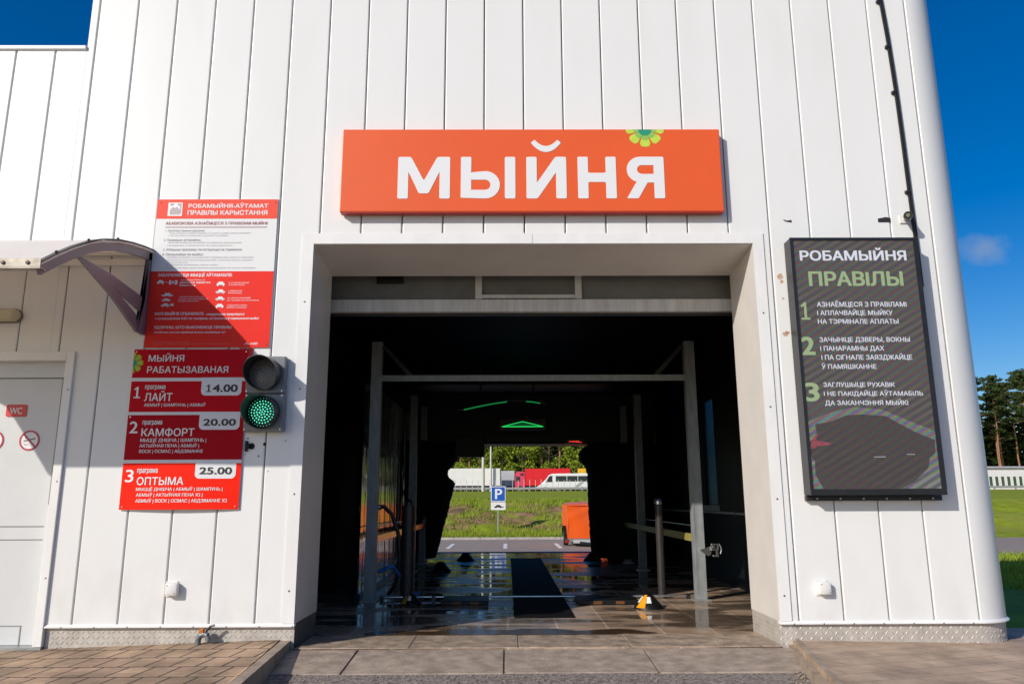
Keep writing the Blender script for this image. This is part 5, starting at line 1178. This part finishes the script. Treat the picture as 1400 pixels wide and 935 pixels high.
for x in (1.80, 3.1):
    mb = MB(); mb.box(x, x+.12, y0-.05, y0-.025, -.23, -.13); mb.build('tail_lamp', M('tail_lamp_red', (.35, .02, .02), .3), tr)
mb = MB(); mb.tube((2.25, y0-.1, -.23), (2.9, y0-.1, -.30), .045); mb.build('jockey_support', BLACKM, tr)

# ================================================================== THE ROAD BEYOND: RAILING, TRUCKS, BUS, POLES
RZ = 2.34
gr = thing('guard_rail', 'long grey guard rail with thin upright pickets along the road beyond the grass bank', 'guard rail', (0, 103, RZ))
mb = MB(); mb.prism([(102.95, 2.62), (102.90, 2.70), (102.95, 2.76), (102.90, 2.83), (102.95, 2.92), (103.0, 2.92), (103.0, 2.62)], -60, 110, 'yz'); mb.build('rail', M('rail_zinc', (.45, .45, .44), .5, .4), gr)
mb = MB()
x = -60
while x < 110: mb.box(x-.05, x+.05, 103.0, 103.12, 2.1, 2.9); x += 3.0
mb.build_each('post', STEEL, gr)
fe = thing('picket_fence', 'row of thin pale upright pickets standing behind the guard rail in front of the trucks', 'fence', (0, 104.5, RZ))
mb = MB(); x = -14
while x < 16: mb.box(x-.035, x+.035, 104.4, 104.5, 2.2, 4.02+random.uniform(-.06, .06)); x += .82
mb.build_each('picket', M('pale_picket', (.52, .52, .50), .6), fe); mb = MB(); mb.box(-14, 16, 104.42, 104.48, 2.92, 2.98); mb.build('rail', STEEL, fe)
fe = thing('slatted_fence', 'fence of white uprights with dark gaps below the long white shed right of the building', 'fence', (85, 104.5, RZ))
mb = MB(); x = 64
while x < 108: mb.box(x-.28, x+.10, 104.4, 104.5, 2.9, 4.35); x += .86
mb.build_each('picket', M('white_picket', (.72, .72, .70), .6), fe); mb = MB(); mb.box(64, 108, 104.6, 104.7, 2.9, 4.25); mb.build('backing_panel', M('fence_dark_green', (.05, .09, .05), .7), fe)
TW = M('truck_white', (.76, .75, .72), .4, var=.04, vs=1); TGY = M('truck_grey', (.50, .51, .53), .45, var=.04, vs=1); TRD = M('truck_red', (.72, .015, .02), .4, var=.05, vs=1); TPK = M('truck_cab_pink', (.72, .06, .12), .35); GLS = M('dark_glass', (.02, .03, .035), .08); TYR = M('tyre_rubber')
def wheels(par, xs, y, r, w_=.3):
    for x in xs:
        mb = MB(); mb.lathe((x, y, RZ+r), [(r*.6, 0), (r*.96, 0), (r, .04), (r, w_-.04), (r*.96, w_), (r*.6, w_)], 18, 'Y'); q = mb.build('wheel', TYR, par)
        mb = MB(); mb.lathe((x, y-.01, RZ+r), [(.05, -.02), (r*.58, .02), (r*.58, .1)], 14, 'Y'); mb.build('rim', STEEL, q)
def semi(x0, x1, y, top, mat, label, nm):
    o = thing('semi_trailer', label, 'trailer', ((x0+x1)/2, y+1.2, RZ), 'lorry trailers on the road')
    mb = MB(); mb.box(x0, x1, y, y+2.5, RZ+1.0, top, .04); mb.build('box_body', mat, o)
    mb = MB(); n = int((x1-x0)/1.25)
    for i in range(n+1): x = lerp(x0+.05, x1-.05, i/max(1, n)); mb.box(x-.02, x+.02, y-.015, y+.001, RZ+1.05, top-.1)
    mb.box(x0, x1, y-.02, y+.002, RZ+1.0, RZ+1.12); mb.build('side_rib', mat, o)
    mb = MB(); mb.box(x0+.2, x1-.2, y+.3, y+2.2, RZ+.75, RZ+.99); mb.box(x0+1.5, x1-2.5, y+.05, y+.1, RZ+.45, RZ+.9); mb.build('chassis', M('chassis_dark', (.05, .05, .05), .6), o)
    L = x1-x0; wheels(o, [x1-.9, x1-2.1] if L > 5 else [x1-1], y+.05, .48); return o
semi(-9.4, -1.05, 109, 5.86, TW, 'white curtain sided lorry trailer, leftmost vehicle seen through the tunnel', '')
semi(-.95, 1.15, 113.5, 5.65, TGY, 'grey lorry trailer end between the white trailer and the pink red cab', '')
semi(2.75, 9.6, 111, 5.88, TRD, 'bright red lorry trailer behind the white minibus', '')
tk = thing('truck_cab', 'pinkish red lorry cab between the grey trailer and the red trailer', 'truck', (1.9, 112.2, RZ))
t = MB(); t.prism([(1.22, RZ+.5), (1.18, RZ+1.7), (1.30, RZ+2.95), (1.75, RZ+3.15), (2.66, RZ+3.05), (2.66, RZ+.5)], 111.1, 113.5, 'xz'); t.build('body', TPK, tk)
mb = MB(); mb.prism([(1.33, RZ+1.65), (1.38, RZ+2.35), (1.95, RZ+2.35), (1.95, RZ+1.65)], 111.07, 111.11, 'xz'); mb.box(1.1, 1.2, 111.2, 113.4, RZ+1.75, RZ+2.6); mb.build('window', GLS, tk)
mb = MB(); mb.box(2.0, 2.5, 111.06, 111.1, RZ+2.5, RZ+2.85); mb.build('side_badge', M('cab_dark', (.05, .02, .03), .5), tk)
mb = MB(); mb.box(1.15, 2.7, 111.2, 113.4, RZ+.35, RZ+.75); mb.build('bumper', TRD, tk); wheels(tk, [1.95], 111.05, .5)
bs = thing('minibus', 'white minibus with dark side windows driving in front of the red lorry', 'minibus', (8.2, 107, RZ))
t = MB(); t.prism([(4.25, RZ+.35), (4.28, RZ+.72), (5.0, RZ+1.15), (5.35, RZ+1.35), (6.1, RZ+2.42), (6.6, RZ+2.60), (12.3, RZ+2.66), (12.45, RZ+2.3), (12.5, RZ+.4)], 105.9, 107.9, 'xz')
bmesh.ops.bevel(t.bm, geom=[e for e in t.bm.edges if abs(e.verts[0].co.y-e.verts[1].co.y) < .01 and len(e.link_faces) == 2 and e.calc_face_angle(0) > 1], offset=.08, segments=2, affect='EDGES')
t.build('body', M('bus_white', (.78, .78, .77), .35), bs, smooth=True)
mb = MB(); mb.prism([(5.55, RZ+1.40), (6.15, RZ+2.28), (6.55, RZ+2.28), (6.55, RZ+1.40)], 105.875, 105.905, 'xz'); mb.build('window', GLS, bs)
for a, b in ((7.05, 8.6), (8.7, 10.2), (10.3, 12.2)):
    mb = MB(); mb.box(a, b, 105.875, 105.905, RZ+1.48, RZ+2.26); mb.build('window', GLS, bs)
mb = MB(); mb.prism([(5.40, RZ+1.38), (6.12, RZ+2.40), (6.16, RZ+2.36), (5.46, RZ+1.34)], 106.0, 107.8, 'xz'); mb.build('windscreen', GLS, bs)
mb = MB(); mb.prism([(9.6, RZ+.6), (10.6, RZ+1.4), (11.2, RZ+1.4), (10.2, RZ+.6)], 105.88, 105.9, 'xz'); mb.build('side_stripe', M('bus_grey_stripe', (.35, .37, .38), .4), bs)
mb = MB(); mb.box(4.22, 4.3, 106.0, 106.3, RZ+.75, RZ+.95); mb.build('headlight', GLS, bs); wheels(bs, [5.5, 10.9], 105.88, .36, .24)
o = thing('yellow_board', 'small yellow board above the rear of the white minibus', 'board', (11.1, 109, RZ))
mb = MB(); mb.box(10.55, 11.75, 109.0, 109.06, RZ+2.5, RZ+3.45); mb.build('panel', M('yellow_paint', (.80, .45, .01), .45), o); mb = MB(); mb.tube((11.1, 109.1, RZ), (11.1, 109.1, RZ+3.3), .05); mb.build('pole', STEEL, o)
for x, y, r, h, lb in ((-3.35, 101.5, .24, 9.5, 'thick pale lamp post in front of the white trailer behind the bank'), (-2.42, 109.0-.5, .17, 11, 'thinner lamp post just right of the thick one'), (16.5, 108, .16, 11, 'slim lamp post far right behind the gantry brush')):
    o = thing('lamp_post', lb, 'lamp post', (x, y, RZ), 'lamp posts along the road')
    mb = MB(); mb.tube((x, y, RZ-.2), (x, y, RZ+h), r, r*.6, 14); mb.build('pole', M('pale_concrete', (.56, .54, .50), .7, var=.06, vs=3), o, smooth=True)
    mb = MB(); mb.path([(x, y, RZ+h-.1), (x+.2, y-.6, RZ+h+.3), (x+.3, y-1.4, RZ+h+.4)], .05); mb.build('arm', STEEL, o)
    mb = MB(); mb.box(x+.18, x+.42, y-2.1, y-1.4, RZ+h+.33, RZ+h+.47, .03); mb.build('lamp_head', TGY, o)
sh = thing('roadside_shed', 'long low white shed roof and wall beyond the grass at the right edge', 'building', (85, 112, RZ))
mb = MB(); mb.box(62, 110, 110, 118, RZ, RZ+3.35); mb.build('wall', TW, sh)
mb = MB(); mb.prism([(109.6, RZ+3.352), (114, RZ+3.75), (118.4, RZ+3.352)], 61.6, 110.4, 'yz'); mb.build('roof', TW, sh)
cr = thing('parked_car', 'blue car half hidden by the guard rail under the white shed at the right edge', 'car', (79, 104.3, RZ))
mb = MB(); mb.prism([(75.6, RZ+.25), (75.5, RZ+.75), (76.6, RZ+.90), (77.6, RZ+1.40), (79.4, RZ+1.42), (80.6, RZ+.95), (80.7, RZ+.3)], 103.2, 104.3, 'xz'); mb.build('body', M('car_blue', (.02, .05, .20), .3), cr)
mb = MB(); mb.prism([(76.9, RZ+.95), (77.7, RZ+1.34), (79.2, RZ+1.34), (80.1, RZ+.97)], 103.18, 103.21, 'xz'); mb.build('window', GLS, cr)
mb = MB(); mb.box(76.2, 76.5, 103.17, 103.2, RZ+.72, RZ+.86); mb.build('headlight', CY, cr)
wheels(cr, [76.6, 79.7], 103.15, .31, .2)

# ================================================================== TREES
BARK = M('pine_bark', (.30, .155, .085), .85, var=.35, vs=2.5, stretch=(2, 2, .4)); BARK2 = M('dark_bark', (.12, .09, .065), .9, var=.3, vs=3)
PINE = M('pine_needles', (.022, .045, .014), .85, col2=(.075, .10, .028), vs=.55, spec=.2); LEAF = M('green_leaves', (.10, .17, .012), .75, col2=(.30, .36, .03), vs=.45, spec=.2); DARKF = M('forest_foliage', (.018, .036, .010), .9, col2=(.05, .085, .02), vs=.25, spec=.1)
def leaf(mb, p, s):
    n = Vector((random.gauss(0, 1), random.gauss(0, 1), random.gauss(.3, 1))).normalized(); a = n.orthogonal().normalized(); a.rotate(Matrix.Rotation(random.uniform(0, 6.3), 3, n)); b = n.cross(a)
    mb.face([p+a*s, p+b*s*.55, p-a*s, p-b*s*.55])
def clump(mb, c, rx, rz, n, s):
    for i in range(n):
        d = Vector((random.gauss(0, 1), random.gauss(0, 1), random.gauss(0, 1))).normalized()*random.uniform(.25, 1)**.5
        leaf(mb, Vector((c[0]+d.x*rx, c[1]+d.y*rx, c[2]+d.z*rz)), s*random.uniform(.6, 1.3))
def make_pine(seed, h, base):
    random.seed(seed); o = thing('pine_tree', '', 'tree', (0, 0, 0), 'pine trees beyond the road')
    tm = MB(); pts = []; lx, ly = random.uniform(-.8, .8), random.uniform(-.5, .5)
    for i in range(7): t = i/6; pts.append(Vector((lx*t*t+.12*math.sin(i*2+seed), ly*t*t, h*.93*t)))
    for i in range(6): tm.tube(pts[i], pts[i+1], .24*(1-i/7.5), .24*(1-(i+1)/7.5), 9, False)
    cm = MB()
    nb = 17
    for i in range(nb):
        t = lerp(base, 1, (i/nb)**.9); z = h*t; a = i*2.4+random.uniform(-.5, .5)
        L = lerp(3.0, .9, (t-base)/(1-base))*random.uniform(.65, 1.2); c = pts[min(5, int(t*6))].lerp(pts[min(6, int(t*6)+1)], t*6-int(t*6)) if t < .99 else pts[6]
        e = Vector((c.x+math.cos(a)*L, c.y+math.sin(a)*L, z+random.uniform(-.2, .9)))
        tm.tube((c.x, c.y, min(z-.3, h*.92)), e, .07, .02, 5, False)
        for k in range(3):
            q = Vector((c.x, c.y, z)).lerp(e, .45+.28*k); clump(cm, (q.x+random.gauss(0, .3), q.y+random.gauss(0, .3), q.z+.15), random.uniform(.7, 1.2), random.uniform(.22, .42), 60, .24)
    for i in range(5):   # dead snags under the crown
        z = h*random.uniform(.35, base); a = random.uniform(0, 6.3); tm.tube((pts[3].x, pts[3].y, z), (pts[3].x+math.cos(a)*1.2, pts[3].y+math.sin(a)*1.2, z+.3), .04, .015, 4, False)
    clump(cm, (pts[6].x, pts[6].y, h*.97), .9, .7, 90, .3)
    tm.build('trunk', BARK, o, smooth=True); cm.build('crown', PINE, o, recalc=False); return o
def make_broadleaf(seed, h):
    random.seed(seed); o = thing('broadleaf_tree', '', 'tree', (0, 0, 0), 'broadleaf trees under the pines')
    tm = MB(); cm = MB(); tm.tube((0, 0, 0), (.2, 0, h*.45), .16, .11, 8, False); tm.tube((.2, 0, h*.45), (.1, .1, h*.9), .11, .03, 8, False)
    for i in range(20):
        z = h*random.uniform(.18, .98); a = i*2.4; L = h*.30*math.sin(math.pi*(.12+.8*z/h))*random.uniform(.5, 1.1); e = Vector((math.cos(a)*L, math.sin(a)*L, z))
        tm.tube((.1, 0, z*.8), e, .05, .015, 5, False); clump(cm, e, random.uniform(.7, 1.2), random.uniform(.5, .9), 75, .22)
    tm.build('trunk', BARK2, o, smooth=True); cm.build('crown', LEAF, o, recalc=False); return o
pines = [make_pine(11, 21.5, .56), make_pine(23, 23.5, .60), make_pine(37, 20, .50), make_pine(41, 22.5, .64)]
broad = [make_broadleaf(5, 9.5), make_broadleaf(6, 8), make_broadleaf(8, 11)]
def put(protos, used, i, x, y, s, rz, label):
    o = protos[i]
    if i in used: o = copy_tree(o)
    used.add(i); o.location = (x, y, field_z(x, y)-.1); o.scale = (s, s, s*random.uniform(.95, 1.06)); o.rotation_euler = (0, 0, rz); o['label'] = label
random.seed(99); up = set(); ub = set(); k = 0
PL_M = 'tall bare trunked pine with reddish bark in the wood beyond the road'
PL_R = 'tall pine with dark layered crown rising over the white shed, right of the building'
for x, y in ((-8.3, 131), (-6.9, 134), (-1.0, 133), (-.2, 140), (4.1, 136), (6.3, 131), (7.9, 137), (9.3, 130), (11.6, 134), (13.5, 131), (-11.5, 132), (-14, 137), (1.8, 143), (-4.5, 142), (17, 135), (21, 132), (-18, 134), (-24, 137), (26, 136), (32, 133), (39, 137), (46, 134), (52, 136), (58, 133), (64, 138), (69, 134)):
    put(pines, up, k % 4, x, y, random.uniform(.9, 1.1), random.uniform(0, 6.3), PL_M); k += 1
for x, y in ((73, 131), (76.5, 136), (80, 133), (83.5, 129), (86, 137), (89, 132), (92, 128), (94.5, 135), (98, 131), (102, 134), (106, 130), (85, 143), (91, 142), (97, 142), (78, 141), (82, 138), (88, 140), (94, 139), (74.5, 138), (100, 139), (90, 134), (84.5, 134)):
    put(pines, up, k % 4, x, y, random.uniform(.80, .98), random.uniform(0, 6.3), PL_R); k += 1
k = 0
for x, y in ((-10, 129), (-7.2, 137), (-5.0, 129.5), (-3.1, 132), (-.9, 129), (1.2, 131), (2.9, 129), (5.2, 133), (7.4, 130), (10.4, 132), (12.6, 129), (15.4, 131), (-13, 131), (-16.5, 130), (19.5, 130)):
    put(broad, ub, k % 3, x, y, random.uniform(.8, 1.2), random.uniform(0, 6.3), 'low sunlit green broadleaf tree at the foot of the pine wood' if x < 60 else 'low green broadleaf tree behind the white shed right of the building'); k += 1
mb = MB(); random.seed(3)
for i in range(46000):
    if i < 26000: x = random.uniform(-40, 130); y = random.uniform(142, 154); z = field_z(x, y)+18*random.random()**2.1*(.85+.15*math.sin(x*.7)+.1*math.sin(x*.23))
    elif i < 36000: x = random.uniform(-34, 34); y = random.uniform(138, 146); z = field_z(x, y)+random.uniform(2, 13)
    else: x = random.uniform(66, 118); y = random.uniform(140, 150); z = field_z(x, y)+15*random.random()**.7*(.85+.12*math.sin(x*.8)+.1*math.sin(x*.31))
    leaf(mb, Vector((x, y, z)), random.uniform(.5, .95))
struct(mb.build('forest_depth', DARKF, recalc=False), 'stuff')
